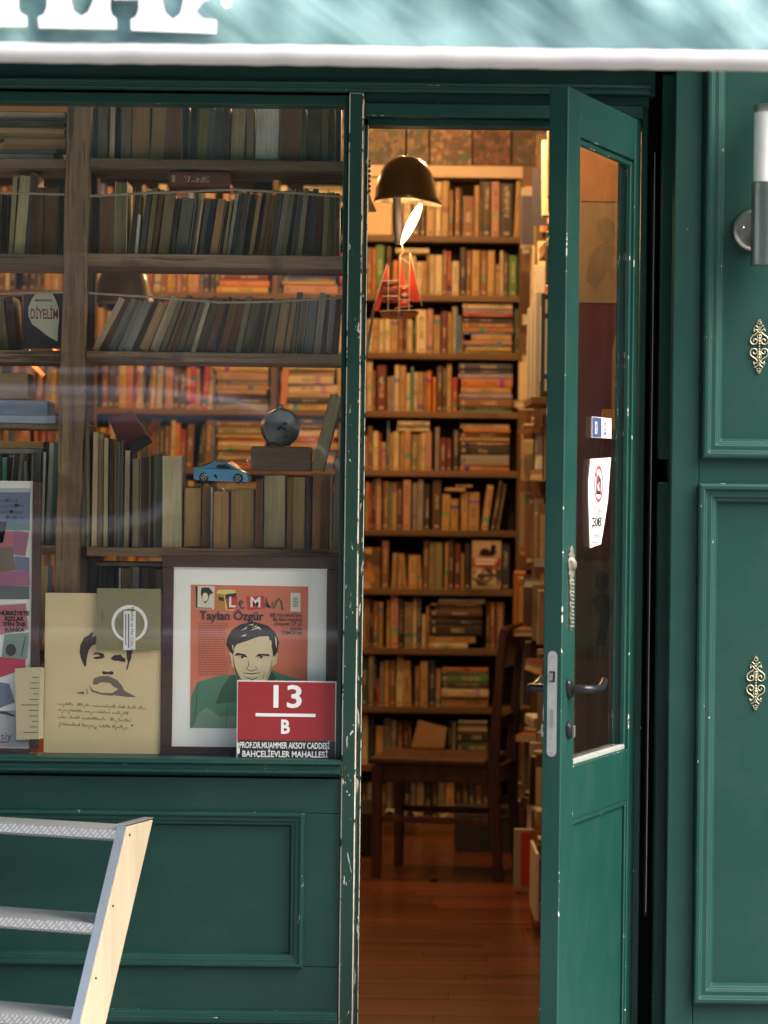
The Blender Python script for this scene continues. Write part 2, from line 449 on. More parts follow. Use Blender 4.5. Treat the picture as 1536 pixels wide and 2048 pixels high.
# floor of planks
fl = struct(bx('shop_floor', plain('subfloor', (0.03, 0.012, 0.006), 0.8), None, FX, 0.86, 0.16, 6.1, -0.1, -0.012))
random.seed(5)
yy = 0.17
pm = {}
while yy < 6.05:
    w = 0.092
    xs = [FX + 0.002]
    xs.append(random.uniform(-1.6, -0.6)); xs.append(xs[-1] + random.uniform(0.75, 1.1)); xs.append(0.858)
    xs = sorted(xs)
    for a, b in zip(xs, xs[1:]):
        if b - a < 0.1: continue
        dz = random.uniform(-0.0004, 0.0004)
        bx('plank', M_floor, fl, a + 0.001, b - 0.001, yy + 0.0013, yy + w - 0.0013, -0.011, 0.0 + dz)
    yy += w

# ------------------------------------------------------------------ shopfront
sf = thing('shopfront', 'dark green panelled timber shopfront around the window and doorway', 'shopfront', (-0.8, 0, 0))
XJ = PX(688, 1100)                            # left edge of the door jamb
# header above window and door
zh0 = PZ(350, 205)
bx('header_beam', M_green, sf, FX, PX(1312, 150), 0.0, 0.11, PZ(600, 184), 2.62, bevel=0.003)
bx('header_board', M_green, sf, FX, PX(1312, 150), -0.045, -0.002, PZ(600, 128), 2.62, bevel=0.003)
rail_moulding('head_moulding', M_green, sf, FX, PX(1300, 185), PZ(600, 184), 0.0,
              [(0.0, -0.05), (0.0, 0.012), (0.004, 0.018), (0.012, 0.018), (0.016, 0.028), (0.022, 0.028), (0.026, 0.0), (0.026, -0.05)])
bx('window_head', M_green, sf, FX, XJ, 0.012, 0.10, PZ(350, 206), PZ(350, 184) - 0.001, bevel=0.002)
# window: sill, lower wall, end stile
zs = PZ(350, 1515)
rail_moulding('sill', M_green, sf, FX, XJ - 0.002, zs, 0.0,
              [(0.0, -0.10), (0.0, 0.030), (-0.006, 0.036), (-0.010, 0.036), (-0.014, 0.026), (-0.022, 0.026), (-0.026, 0.032), (-0.032, 0.032), (-0.040, 0.016), (-0.044, -0.10)])
bx('window_stile', M_green, sf, PX(680, 900), XJ - 0.001, 0.010, 0.10, zs + 0.001, PZ(690, 206), bevel=0.002)
zb = zs - 0.046
# bulkhead below the window: plain face with a sunk panel
px1 = PX(606, 1780); pzt, pzb = PZ(606, 1626), PZ(606, 1934)
px0 = -1.75
bx('bulkhead_rail', M_green, sf, FX, XJ - 0.001, 0.0, 0.10, pzt, zb, bevel=0.001)
bx('bulkhead_rail', M_green, sf, FX, XJ - 0.001, 0.0, 0.10, -0.12, pzb, bevel=0.001)
bx('bulkhead_stile', M_green, sf, px1, XJ - 0.001, 0.0, 0.10, pzb + 0.001, pzt - 0.001, bevel=0.001)
bx('bulkhead_stile', M_green, sf, FX, px0, 0.0, 0.10, pzb + 0.001, pzt - 0.001, bevel=0.001)
bx('bulkhead_panel', M_green, sf, px0 + 0.001, px1 - 0.001, 0.010, 0.10, pzb + 0.001, pzt - 0.001)
MPROF = [(-0.002, -0.004), (-0.002, 0.010), (0.002, 0.014), (0.008, 0.014), (0.011, 0.008), (0.018, 0.008), (0.024, 0.003), (0.028, 0.003), (0.033, -0.009), (0.034, -0.011)]
frame_moulding('panel_moulding', M_green, sf, px0, px1, pzb, pzt, 0.0, MPROF)
zk = PZ(350, 2018)
rail_moulding('base_moulding', M_green, sf, FX, XJ - 0.002, zk, 0.0,
              [(0.0, -0.01), (0.0, 0.004), (-0.006, 0.010), (-0.012, 0.010), (-0.016, 0.018), (-0.028, 0.018), (-0.034, 0.012), (-0.16, 0.012), (-0.16, -0.01)])
# window pane
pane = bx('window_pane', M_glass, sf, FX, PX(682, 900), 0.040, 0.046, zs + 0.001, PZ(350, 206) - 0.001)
# door frame: worn left jamb with its stop, head, right jamb
xj1 = PX(718, 1100)
bx('door_jamb', M_jamb, sf, XJ, xj1 - 0.001, -0.012, 0.10, -0.12, PZ(700, 186), bevel=0.003)
bx('door_stop', M_jamb, sf, xj1, PX(727, 1100), 0.030, 0.10, -0.12, PZ(720, 208), bevel=0.0015)
XH = PX(1276, 1100)                           # hinge side of the opening
bx('door_head', M_green, sf, xj1 + 0.001, XH, -0.006, 0.10, PZ(900, 234), PZ(900, 208), bevel=0.002)
bx('door_head_stop', M_green, sf, PX(728, 250), XH, 0.03, 0.10, PZ(900, 250), PZ(900, 235), bevel=0.0015)
bx('hinge_jamb', M_green, sf, XH, PX(1289, 1100), 0.035, 0.33, -0.12, 2.62, bevel=0.002)
bx('door_lintel', M_green, sf, xj1 + 0.001, PX(1289, 1100), 0.012, 0.10, PZ(900, 208) + 0.001, PZ(900, 184), bevel=0.002)
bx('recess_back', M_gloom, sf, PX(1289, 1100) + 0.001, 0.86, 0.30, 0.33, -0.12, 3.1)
bx('threshold', plain('threshold_stone', (0.25, 0.22, 0.19), 0.7, 0, 0.2, 20), sf, xj1 + 0.002, PX(1306, 1500), -0.34, 0.158, -0.4, -0.02, bevel=0.004)
bx('base_course', M_kerb, sf, FX, XJ - 0.004, 0.0, 0.11, -0.4, -0.125)
bx('base_course', M_kerb, sf, FX, 1.6, -0.34, -0.001, -0.4, -0.127)
# shutter channel beside the pilaster, broken by the lock gap
for a, b in ((150, 919), (964, 2060)):
    bx('shutter_channel', M_green, sf, PX(1314, 1100), PX(1342, 1100), -0.015, 0.03, PZ(1335, b) if b < 2000 else -0.12, PZ(1335, a), bevel=0.003)
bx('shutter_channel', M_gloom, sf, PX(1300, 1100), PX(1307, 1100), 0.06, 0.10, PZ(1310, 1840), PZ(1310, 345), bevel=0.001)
bx('lock_bar', M_zinc, sf, PX(1303, 1100), PX(1304.6, 1100), 0.048, 0.059, PZ(1310, 1830), PZ(1310, 300))

# ------------------------------------------------------------------ panelled pilaster on the right
pil = thing('pilaster', 'panelled green pilaster with moulded frames right of the open door', 'pilaster', (1.0, -0.05, 0))
YP = -0.085
x0 = PX(1341, 1100, YP); x1 = 1.60
mu0, mu1 = PX(1404, 900, YP), 1.50
zu0 = PZ(1470, 917, YP); zu1 = 2.75
zl0, zl1 = PZ(1460, 2006, YP), PZ(1460, 968, YP)
ml0 = PX(1392, 1400, YP)
bx('stile', M_green, pil, x0, min(mu0, ml0), YP, 0.299, -0.12, 3.0, bevel=0.002)
bx('stile', M_green, pil, mu1, x1, YP, 0.10, -0.12, 3.0, bevel=0.002)
xm = min(mu0, ml0) + 0.001
bx('rail', M_green, pil, xm, mu1 - 0.001, YP, 0.10, zl1, zu0, bevel=0.0015)
bx('rail', M_green, pil, xm, mu1 - 0.001, YP, 0.10, -0.12, zl0, bevel=0.0015)
bx('panel', M_green, pil, xm, mu1 - 0.001, YP + 0.006, 0.10, zl0 + 0.001, zl1 - 0.001)
bx('panel', M_green, pil, xm, mu1 - 0.001, YP + 0.006, 0.10, zu0 + 0.001, 3.0)
PPROF = [(-0.001, -0.004), (-0.001, 0.018), (0.004, 0.023), (0.012, 0.023), (0.018, 0.014), (0.030, 0.014), (0.034, 0.008), (0.040, 0.006), (0.046, -0.005), (0.047, -0.008)]
frame_moulding('panel_moulding', M_green, pil, mu0, mu1 - 0.002, zu0, zu1, YP, PPROF)
frame_moulding('panel_moulding', M_green, pil, ml0, mu1 - 0.002, zl0, zl1, YP, PPROF)

# ------------------------------------------------------------------ the open door
HX, HY = PX(1273, 1000), -0.012                     # hinge line
NE = P(1128, 1000, -0.655)                       # free edge, street face
dirv = Vector((NE.x - HX, NE.y - HY, 0)); LW = dirv.length; dirv.normalize()
# door local frame: +X from free edge to hinge, +Y into the thickness (away from the street face), Z up
U = -dirv; V = Vector((U.y, -U.x, 0))
if V.y > 0 and V.x > 0: pass
V = Vector((-U.y, U.x, 0))                      # points to the left / inwards
DM = Matrix(((U.x, V.x, 0, NE.x), (U.y, V.y, 0, NE.y), (0, 0, 1, 0), (0, 0, 0, 1)))
def dt(px, py, v=0.0):
    """photo pixel -> (u, z) on the door plane at depth v behind its street face"""
    a, b = (px - CX) / F, (CY - py) / F
    rx, rz = a * cr - b * sr, a * sr + b * cr
    nx, ny = NE.x + V.x * v, NE.y + V.y * v + DIST
    u = (rx * ny - nx) / (U.x - rx * U.y)
    return u, EYE + rz * (ny + U.y * u)
door = thing('door', 'green half-glazed shop door standing open towards the street', 'door', (NE.x, NE.y, 0))
def dbox(name, mat, u0, u1, v0, v1, z0, z1, bevel=0.0, parent=None):
    m = MB(); m.box(u0, u1, v0, v1, z0, z1)
    return m.build(name, mat, parent or door, M=DM, bevel=bevel)
TH = 0.042
zt = dt(1138, 172)[1]; zg1 = dt(1164, 275)[1]; zg0 = dt(1147, 1532)[1]; zp1 = dt(1148, 1639)[1]
s0, s1 = dt(1153, 1000)[0], dt(1263, 1000)[0]
dbox('stile', M_door, 0, s0, 0, TH, -0.01, zt, 0.002)
dbox('stile', M_door, s1, LW - 0.002, 0, TH, -0.01, zt, 0.002)
dbox('rail', M_door, s0 + 0.0005, s1 - 0.0005, 0.0005, TH, zg1, zt - 0.0005, 0.0015)
dbox('rail', M_door, s0 + 0.0005, s1 - 0.0005, 0.0005, TH, zp1, zg0, 0.0015)
dbox('rail', M_door, s0 + 0.0005, s1 - 0.0005, 0.0005, TH, -0.01, 0.12, 0.0015)
dbox('panel', M_door, s0 + 0.001, s1 - 0.001, 0.010, TH - 0.01, 0.121, zp1 - 0.001)
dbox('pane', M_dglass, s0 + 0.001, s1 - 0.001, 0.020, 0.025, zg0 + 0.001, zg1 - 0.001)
for a in ((s0 + 0.0008, s0 + 0.014, zg0 + 0.001, zg1 - 0.001), (s1 - 0.014, s1 - 0.0008, zg0 + 0.001, zg1 - 0.001)):
    dbox('glazing_bead', M_door, a[0], a[1], 0.007, 0.019, a[2], a[3], 0.002)
dbox('glazing_bead', M_door, s0 + 0.0145, s1 - 0.0145, 0.007, 0.019, zg1 - 0.014, zg1 - 0.0008, 0.002)
M_worn = plain('worn_primer', (0.24, 0.27, 0.25), 0.7, 0, 0.3, 60)
dbox('glazing_bead', M_worn, s0 + 0.0145, s1 - 0.0145, 0.006, 0.019, zg0 + 0.0008, zg0 + 0.012, 0.002)
# moulding lines on the lower panel
for a in ((s0 + 0.001, s0 + 0.012), (s1 - 0.012, s1 - 0.001)):
    dbox('panel_bead', M_door, a[0], a[1], 0.003, 0.0098, 0.121, zp1 - 0.001, 0.002)
dbox('panel_bead', M_door, s0 + 0.0125, s1 - 0.0125, 0.003, 0.0098, zp1 - 0.013, zp1 - 0.001, 0.002)
# lock faceplate let into the free edge
fp = MB()
zc0, zc1 = PZ(1104, 1514, -0.655), PZ(1104, 1302, -0.655)
LK = zc1 - 1.052
prof = []
for k in range(9):
    a = math.pi * k / 8; prof.append((-0.0015, TH / 2 + 0.0105 * math.cos(a), zc1 - 0.0105 + 0.0105 * math.sin(a)))
for k in range(9):
    a = math.pi + math.pi * k / 8; prof.append((-0.0015, TH / 2 + 0.0105 * math.cos(a), zc0 + 0.0105 + 0.0105 * math.sin(a)))
fp.prism(prof, (0.003, 0, 0))
plate = fp.build('lock_faceplate', M_zinc, door, M=DM)
dbox('latch', M_black, -0.0025, -0.0010, TH / 2 - 0.006, TH / 2 + 0.006, 0.985 + LK, 1.008 + LK, 0, plate)
dbox('latch_tongue', M_steel, -0.006, -0.0026, TH / 2 - 0.002, TH / 2 + 0.005, 0.988 + LK, 1.005 + LK, 0.001, plate)
dbox('bolt', M_steel, -0.0028, -0.0010, TH / 2 - 0.004, TH / 2 + 0.004, 0.887 + LK, 0.925 + LK, 0.0004, plate)
for z in (1.040 + LK, 0.866 + LK, 0.832 + LK):
    m = MB(); m.lathe([(0.003, 0), (0.003, 0.0012), (0.0015, 0.0018)], (-0.0015, TH / 2, z), (-1, 0, 0), 10)
    m.build('screw', M_steel, plate, M=DM)
# lever handles (street side and shop side) and cylinder
def lever(side):
    s = -1 if side == 0 else 1
    v0 = 0.0 if side == 0 else TH
    uc, zc = 0.055, dt(1134, 1378)[1]
    m = MB(); m.lathe([(0.026, 0), (0.026, 0.005), (0.022, 0.009), (0.012, 0.010)], (uc, v0, zc), (0, s, 0), 20, sx=0.62 if True else 1, sy=1)
    h = m.build('lever_handle', M_black, door, True, M=DM)
    m = MB()
    pts = [(uc, v0 + s * 0.004, zc), (uc, v0 + s * 0.030, zc), (uc + 0.008, v0 + s * 0.044, zc), (uc + 0.03, v0 + s * 0.052, zc - 0.001), (uc + 0.065, v0 + s * 0.053, zc - 0.002), (uc + 0.10, v0 + s * 0.052, zc + 0.003), (uc + 0.122, v0 + s * 0.050, zc + 0.013)]
    m.tube(pts, [0.0085, 0.0085, 0.009, 0.0085, 0.0085, 0.0095, 0.0085], 12)
    l = m.build('lever', M_black, h, True, M=DM)
lever(0); lever(1)
ZCY = dt(1134, 1460)[1]
for v0, s in ((0.0, -1), (TH, 1)):
    m = MB(); m.lathe([(0.022, 0), (0.022, 0.005), (0.017, 0.010), (0.010, 0.012)], (0.055, v0, ZCY), (0, s, 0), 20, sx=0.7)
    cy = m.build('cylinder_rose', M_black, door, True, M=DM)
    m = MB(); m.box(0.051, 0.059, min(v0 + s * 0.010, v0 + s * 0.017), max(v0 + s * 0.010, v0 + s * 0.017), ZCY - 0.016, ZCY + 0.010)
    m.build('cylinder', M_steel, cy, M=DM, bevel=0.002)
# ornate escutcheon on the stile
def relief(m, cx, z0, z1, wmax, seed, v=-0.004, n=26):
    rnd = random.Random(seed)
    for k in range(n):
        t = (k + 0.5) / n; z = z0 + (z1 - z0) * t
        w = wmax * (0.25 + 0.75 * math.exp(-((t - 0.80) / 0.16) ** 2)) * (0.6 if t > 0.95 else 1) * rnd.uniform(0.8, 1.15)
        for q in (-1, 0, 1):
            r = (z1 - z0) / n * rnd.uniform(0.55, 0.85)
            m.lathe([(r, 0), (r * 0.9, 0.003), (r * 0.5, 0.006), (0.0, 0.007)], (cx + q * w * 0.6, v + 0.004, z), (0, -1, 0), 7)
za_, zb_ = dt(1133, 1262)[1], dt(1133, 1092)[1]
outl = [(0.0, 0.002), (0.04, 0.006), (0.10, 0.004), (0.16, 0.008), (0.22, 0.005), (0.30, 0.009), (0.36, 0.006), (0.44, 0.011), (0.50, 0.008), (0.57, 0.014), (0.61, 0.011), (0.66, 0.021), (0.71, 0.018), (0.76, 0.026), (0.82, 0.027), (0.86, 0.020), (0.89, 0.022), (0.92, 0.013), (0.95, 0.014), (0.97, 0.007), (1.0, 0.001)]
m = MB(); uo = 0.060
m.prism([(uo + w, -0.0005, za_ + (zb_ - za_) * t) for t, w in outl] + [(uo - w, -0.0005, za_ + (zb_ - za_) * t) for t, w in outl[::-1]], (0, -0.004, 0))
plt_ = m.build('ornate_finger_plate', M_pull, door, M=DM, bevel=0.0015)
m = MB(); m.lathe([(0.014, 0), (0.013, 0.004), (0.008, 0.008), (0.001, 0.010)], (uo, -0.0045, za_ + (zb_ - za_) * 0.79), (0, -1, 0), 18, sx=0.8, sy=1.3); m.build('boss', M_pull, plt_, True, M=DM)
m = MB()
for k in range(13):
    t = 0.05 + 0.045 * k; w_ = 0.004 + 0.004 * (k % 2)
    for q in (-1, 1): m.lathe([(0.0035, 0), (0.003, 0.003), (0.0005, 0.0045)], (uo + q * w_ * 0.6, -0.0045, za_ + (zb_ - za_) * t), (0, -1, 0), 7)
m.build('relief_leaves', M_pull, plt_, True, M=DM)
# strike keep on left jamb is worn bare wood: pale splinter
m = MB(); m.prism([(xj1 + 0.0005, 0.012, PZ(718, 1590)), (xj1 + 0.004, 0.010, PZ(718, 1583)), (xj1 + 0.0065, 0.012, PZ(718, 1572)), (xj1 + 0.004, 0.014, PZ(718, 1562)), (xj1 + 0.0005, 0.012, PZ(718, 1558))], (0, 0.012, 0))
m.build('wood_splinter', plain('bare_wood', (0.55, 0.42, 0.24), 0.8, 0, 0.3, 80), sf)

# notices taped to the door glass (they hang on the pane: things of their own)
def on_pane(name, pts, mat, v, parent=None, ext=0.0006):
    m = MB(); m.prism([(u, v, z) for u, z in pts], (0, -ext, 0))
    return m.build(name, mat, parent, M=DM)
M_paper = plain('white_paper', (0.66, 0.67, 0.68), 0.9, 0, 0.04, 12, spec=0.1)
pn = tag(on_pane('no_photography_notice', [dt(*q, 0.018) for q in ((1181, 918), (1222, 915), (1220, 940), (1216, 1000), (1208, 1052), (1202, 1088), (1180, 1096), (1179, 1060), (1177, 1000), (1177, 960))], M_paper, 0.0185), 'torn white paper notice with crossed-out camera taped to door glass', 'notice')
uc, zc = dt(1197, 968, 0.018)
m = MB(); n = 28
ra, rb = 0.042, 0.034
for k in range(n):
    a0, a1 = 2 * math.pi * k / n, 2 * math.pi * (k + 1) / n
    m.poly([(uc + ra * math.cos(a0), 0.0174, zc + ra * math.sin(a0)), (uc + ra * math.cos(a1), 0.0174, zc + ra * math.sin(a1)), (uc + rb * math.cos(a1), 0.0174, zc + rb * math.sin(a1)), (uc + rb * math.cos(a0), 0.0174, zc + rb * math.sin(a0))])
m.poly([(uc - 0.030, 0.0173, zc + 0.022), (uc - 0.024, 0.0173, zc + 0.028), (uc + 0.030, 0.0173, zc - 0.022), (uc + 0.024, 0.0173, zc - 0.028)])
m.build('prohibition_sign', plain('red_print', (0.42, 0.06, 0.09), 0.9, spec=0.1), pn, M=DM)
m = MB()
m.poly([(uc - 0.022, 0.0176, zc - 0.024), (uc + 0.022, 0.0176, zc - 0.024), (uc + 0.022, 0.0176, zc + 0.012), (uc + 0.011, 0.0176, zc + 0.013), (uc + 0.008, 0.0176, zc + 0.020), (uc - 0.006, 0.0176, zc + 0.020), (uc - 0.009, 0.0176, zc + 0.013), (uc - 0.022, 0.0176, zc + 0.012)], 0)
m.poly([(uc + 0.011 * math.cos(k * math.pi / 8), 0.0175, zc - 0.005 + 0.011 * math.sin(k * math.pi / 8)) for k in range(16)], 1)
m.build('camera_symbol', [M_ink, M_paper], pn, M=DM)
M_grey = plain('grey_print', (0.30, 0.31, 0.34), 0.9, spec=0.1)
ua, za = dt(1193, 1045, 0.018)
text('lettering', 'ÇEKMEK', M_ink, pn, (ua, 0.0175, za), 0.030, M=DM, sx=0.85, bold=0.0003)
text('lettering', 'FOTOĞRAF', M_grey, pn, (ua + 0.003, 0.0175, za + 0.028), 0.022, M=DM, sx=0.9)
text('lettering', 'YASAKTIR', M_grey, pn, (ua - 0.004, 0.0175, za - 0.028), 0.020, M=DM, sx=0.8)
m = MB(); m.poly([(ua - 0.04, 0.0176, za - 0.046), (ua + 0.02, 0.0176, za - 0.046), (ua + 0.02, 0.0176, za - 0.044), (ua - 0.04, 0.0176, za - 0.044)])
m.build('rule', M_ink, pn, M=DM)
cs = tag(on_pane('card_sticker', [dt(*q, 0.018) for q in ((1184, 833), (1223, 837), (1223, 877), (1184, 875))], M_paper, 0.0188), 'small blue and white card stuck to door glass above the notice', 'card')
on_pane('blue_half', [dt(*q, 0.018) for q in ((1184.5, 834), (1203, 836), (1203, 875), (1184.5, 874))], plain('blue_print', (0.035, 0.06, 0.16), 0.6), 0.0180, cs, 0.0003)
m = MB()
for q in ((1190, 846), (1208, 848)):
    u_, z_ = dt(*q, 0.018)
    for a in ((0, 0.018, 0, 0.003), (0, 0.018, -0.024, -0.021), (0, 0.004, -0.024, 0.003), (0.014, 0.018, -0.024, 0.003)):
        m.poly([(u_ + a[0], 0.0174, z_ + a[2]), (u_ + a[1], 0.0174, z_ + a[2]), (u_ + a[1], 0.0174, z_ + a[3]), (u_ + a[0], 0.0174, z_ + a[3])], 0 if q[0] < 1200 else 1)
for k, z_ in enumerate((dt(1212, 860, 0.018)[1], dt(1212, 866, 0.018)[1], dt(1212, 871, 0.018)[1])):
    u_ = dt(1207, 862, 0.018)[0]
    m.poly([(u_, 0.0176, z_), (u_ + 0.05, 0.0176, z_), (u_ + 0.05, 0.0176, z_ + 0.002), (u_, 0.0176, z_ + 0.002)], 2)
o = m.build('card_print', [M_white, plain('blue_ink', (0.05, 0.08, 0.3), 0.6), M_grey], cs, M=DM); o['kind'] = 'stuff'

# ------------------------------------------------------------------ wall lamp and brass mounts on the pilaster
YF = YP + 0.006
wl = thing('wall_lamp', 'steel cylinder wall lamp with white opal top on the pilaster', 'wall lamp', P(1534, 460, YF))
cx_ = PX(1536, 400, YF - 0.09); yc = YF - 0.085
def lz(py): return PZ(1536, py, yc)
m = MB(); m.lathe([(0.001, -0.0), (0.050, 0), (0.050, 0.004), (0.046, 0.010), (0.040, 0.013), (0.038, 0.012), (0.001, 0.014)], P(1506, 461, YF), (0, -1, 0), 36)
m.build('back_plate', M_steel, wl, True)
m = MB(); m.lathe([(0.004, 0), (0.004, 0.003), (0.001, 0.005)], P(1484, 457, YF) + Vector((0, -0.013, 0)), (0, -1, 0), 10)
m.build('screw', M_steel, wl, True)
m = MB(); m.tube([(cx_ - 0.01, YF - 0.012, lz(460)), (cx_, yc + 0.02, lz(460))], 0.012, 12); m.build('bracket', M_steel, wl, True)
m = MB(); m.lathe([(0.0365, 0), (0.0375, 0.001), (0.0375, lz(366) - lz(531) - 0.001), (0.036, lz(366) - lz(531))], (cx_, yc, lz(531)), (0, 0, 1), 40); m.build('body', M_steel, wl, True)
m = MB(); m.lathe([(0.034, 0), (0.034, lz(226) - lz(365))], (cx_, yc, lz(365)), (0, 0, 1), 40); m.build('diffuser', M_opal, wl, True)
m = MB(); m.lathe([(0.035, 0), (0.036, 0.002), (0.036, lz(211) - lz(226)), (0.030, lz(211) - lz(226) + 0.002)], (cx_, yc, lz(226)), (0, 0, 1), 40); m.build('cap', M_steel, wl, True)

def filigree(c, H, label):
    """cast openwork mount, symmetrical about its middle"""
    m = MB(); w = H * 0.32
    def T(pts, r=0.0016):
        for sx in (-1, 1):
            for sz in (-1, 1):
                m.tube([(c.x + sx * a * w, c.y - 0.003, c.z + sz * b * H / 2) for a, b in pts], r, 6)
    def spiral(cx, cz, r0, a0, turns, n=14):
        return [(cx + r0 * (1 - 0.8 * k / n) * math.cos(a0 + turns * 2 * math.pi * k / n), cz + 0.62 * r0 * (1 - 0.8 * k / n) * math.sin(a0 + turns * 2 * math.pi * k / n)) for k in range(n + 1)]
    T([(0.10, 0.52), (0.22, 0.44), (0.34, 0.40), (0.46, 0.33)] + spiral(0.27, 0.20, 0.25, 0.35, -1.15))
    T([(0.02, 0.98), (0.10, 0.86), (0.14, 0.82), (0.03, 0.82)], 0.0015)
    T([(0.02, 0.62), (0.10, 0.70), (0.20, 0.76), (0.24, 0.74)], 0.0013)
    T([(0.05, 0.52), (0.14, 0.60), (0.27, 0.62), (0.33, 0.58), (0.27, 0.55)], 0.0014)
    T([(0.27, 0.60), (0.31, 0.66), (0.25, 0.67)], 0.0013)
    T([(0.03, 0.45), (0.12, 0.40), (0.10, 0.30), (0.03, 0.25)], 0.0014)
    for k in range(19):
        t = -0.9 + 1.8 * k / 18
        r = 0.0022 + 0.0018 * math.exp(-(abs(t) - 0.25) ** 2 / 0.02)
        m.lathe([(r, 0), (r * 0.8, 0.003), (0.0, 0.0045)], (c.x, c.y - 0.002, c.z + t * H / 2), (0, -1, 0), 8)
    return tag(m.build('brass_mount', M_brass, None, True), label, 'ornament', 'brass mounts on the pilaster')
filigree(P(1518, 693, YF), 0.128, 'openwork brass mount on the upper pilaster panel below the wall lamp')
filigree(P(1511, 1366, YF), 0.128, 'openwork brass mount on the lower pilaster panel')

# ------------------------------------------------------------------ awning
YA = -2.2
aw = thing('awning', 'teal fabric awning with white hem and letters over the shopfront', 'awning', (-0.5, YA, 2.1))
def awn_mat(name, base, trans=0.35):
    m, nt, p, L = newmat(name)
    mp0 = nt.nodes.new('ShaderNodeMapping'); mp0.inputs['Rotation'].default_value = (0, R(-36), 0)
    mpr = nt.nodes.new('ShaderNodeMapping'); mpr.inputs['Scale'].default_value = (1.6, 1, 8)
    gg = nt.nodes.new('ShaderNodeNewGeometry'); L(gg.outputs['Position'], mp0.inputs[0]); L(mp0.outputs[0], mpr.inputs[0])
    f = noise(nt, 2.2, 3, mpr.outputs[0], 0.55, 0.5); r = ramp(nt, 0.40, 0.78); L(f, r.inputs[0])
    L(mixc(nt, r.outputs[0], base, tuple(min(1, x * 1.6 + 0.16) for x in base)), p.inputs['Base Color'])  # pale diagonal streaks paint sunlit glints into the fabric colour
    p.inputs['Roughness'].default_value = 0.45; p.inputs['Coat Weight'].default_value = 0.25; p.inputs['Coat Roughness'].default_value = 0.3
    tr = nt.nodes.new('ShaderNodeBsdfTranslucent'); tr.inputs[0].default_value = (*base, 1)
    mx = nt.nodes.new('ShaderNodeMixShader'); mx.inputs[0].default_value = trans
    L(p.outputs[0], mx.inputs[1]); L(tr.outputs[0], mx.inputs[2]); L(mx.outputs[0], nt.nodes['Material Output'].inputs[0])
    return m
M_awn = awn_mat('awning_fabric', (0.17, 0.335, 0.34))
M_hem = plain('white_hem', (0.40, 0.40, 0.40), 0.6, 0, 0.06, 25)
AX0, AX1 = -3.6, 1.0
ZA = PZ(768, 137, YA)
def wav(x, z):
    return 0.012 * math.sin(x * 9 + z * 14) + 0.007 * math.sin(x * 23 - z * 31 + 1.0) + 0.004 * math.sin(x * 51 + z * 20)
def sheet(name, fn, nu, nv, mat, thick=0.0015):
    m = MB()
    idx = [m.pts([fn(i / nu, j / nv) for i in range(nu + 1)]) for j in range(nv + 1)]
    for j in range(nv):
        for i in range(nu): m.face((idx[j][i], idx[j][i + 1], idx[j + 1][i + 1], idx[j + 1][i]))
    o = m.build(name, mat, aw, True)
    if thick:
        s = o.modifiers.new('thick', 'SOLIDIFY'); s.thickness = thick
    return o
ZV = ZA + 0.30
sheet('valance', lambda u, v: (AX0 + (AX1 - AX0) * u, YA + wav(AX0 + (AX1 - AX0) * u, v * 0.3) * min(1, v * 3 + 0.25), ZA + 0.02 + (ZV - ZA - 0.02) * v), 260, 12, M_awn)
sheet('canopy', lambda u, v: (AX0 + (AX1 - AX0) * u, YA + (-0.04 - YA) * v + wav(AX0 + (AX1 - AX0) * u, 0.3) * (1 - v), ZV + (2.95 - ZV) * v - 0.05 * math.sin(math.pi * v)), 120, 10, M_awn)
m = MB()
n = 200
m.tube([(AX0 + (AX1 - AX0) * i / n, YA - 0.002 + wav(AX0 + (AX1 - AX0) * i / n, 0) * 0.25, ZA + 0.020 + 0.0005 * math.sin(i * 1.7) + 0.0003 * math.sin(i * 4.1)) for i in range(n + 1)], 0.0175, 12)
m.build('hem', M_hem, aw, True)
for xx in (AX0 + 0.1, AX1 - 0.05):
    m = MB(); m.tube([(xx, -0.02, 2.40), (xx, YA + 0.05, ZA + 0.05)], 0.014, 10); m.build('arm', plain('awning_arm', (0.6, 0.6, 0.6), 0.4, 0.5), aw, True)
bx('wall_rail', M_green, aw, AX0, AX1, -0.10, -0.022, 2.90, 3.0)
# letters: slab-serif capitals, their feet just above the hem
lm = MB()
def awpts(pl): return [P(x, y + (x - 300) * 0.004, YA) + Vector((0, -0.017, 0)) for x, y in pl]
def letter(pl): lm.prism(awpts(pl), (0, -0.0012, 0))
letter([(-150, -160), (40, -160), (40, 20), (44, 30), (57, 36), (57, 58), (-150, 57)])
letter([(98, -160), (145, -160), (145, 8), (150, 26), (165, 36), (178, 28), (188, 6), (196, -40), (225, -40), (222, 20), (226, 34), (235, 40), (235, 62), (80, 60), (78, 38), (90, 32), (96, 18)])
letter([(228, -60), (276, -60), (276, 3), (228, 3)])
letter([(279, -160), (326, -160), (326, 4), (332, 28), (347, 41), (362, 30), (368, 4), (368, -160), (417, -160), (417, 22), (421, 38), (435, 43), (434, 70), (264, 64), (263, 42), (274, 36), (279, 22)])
letter([(436, -60), (464, -60), (463, 18), (452, 21), (444, 12)])
lm.build('lettering', plain('letter_white', (0.72, 0.73, 0.73), 0.6, 0, 0.04), aw)

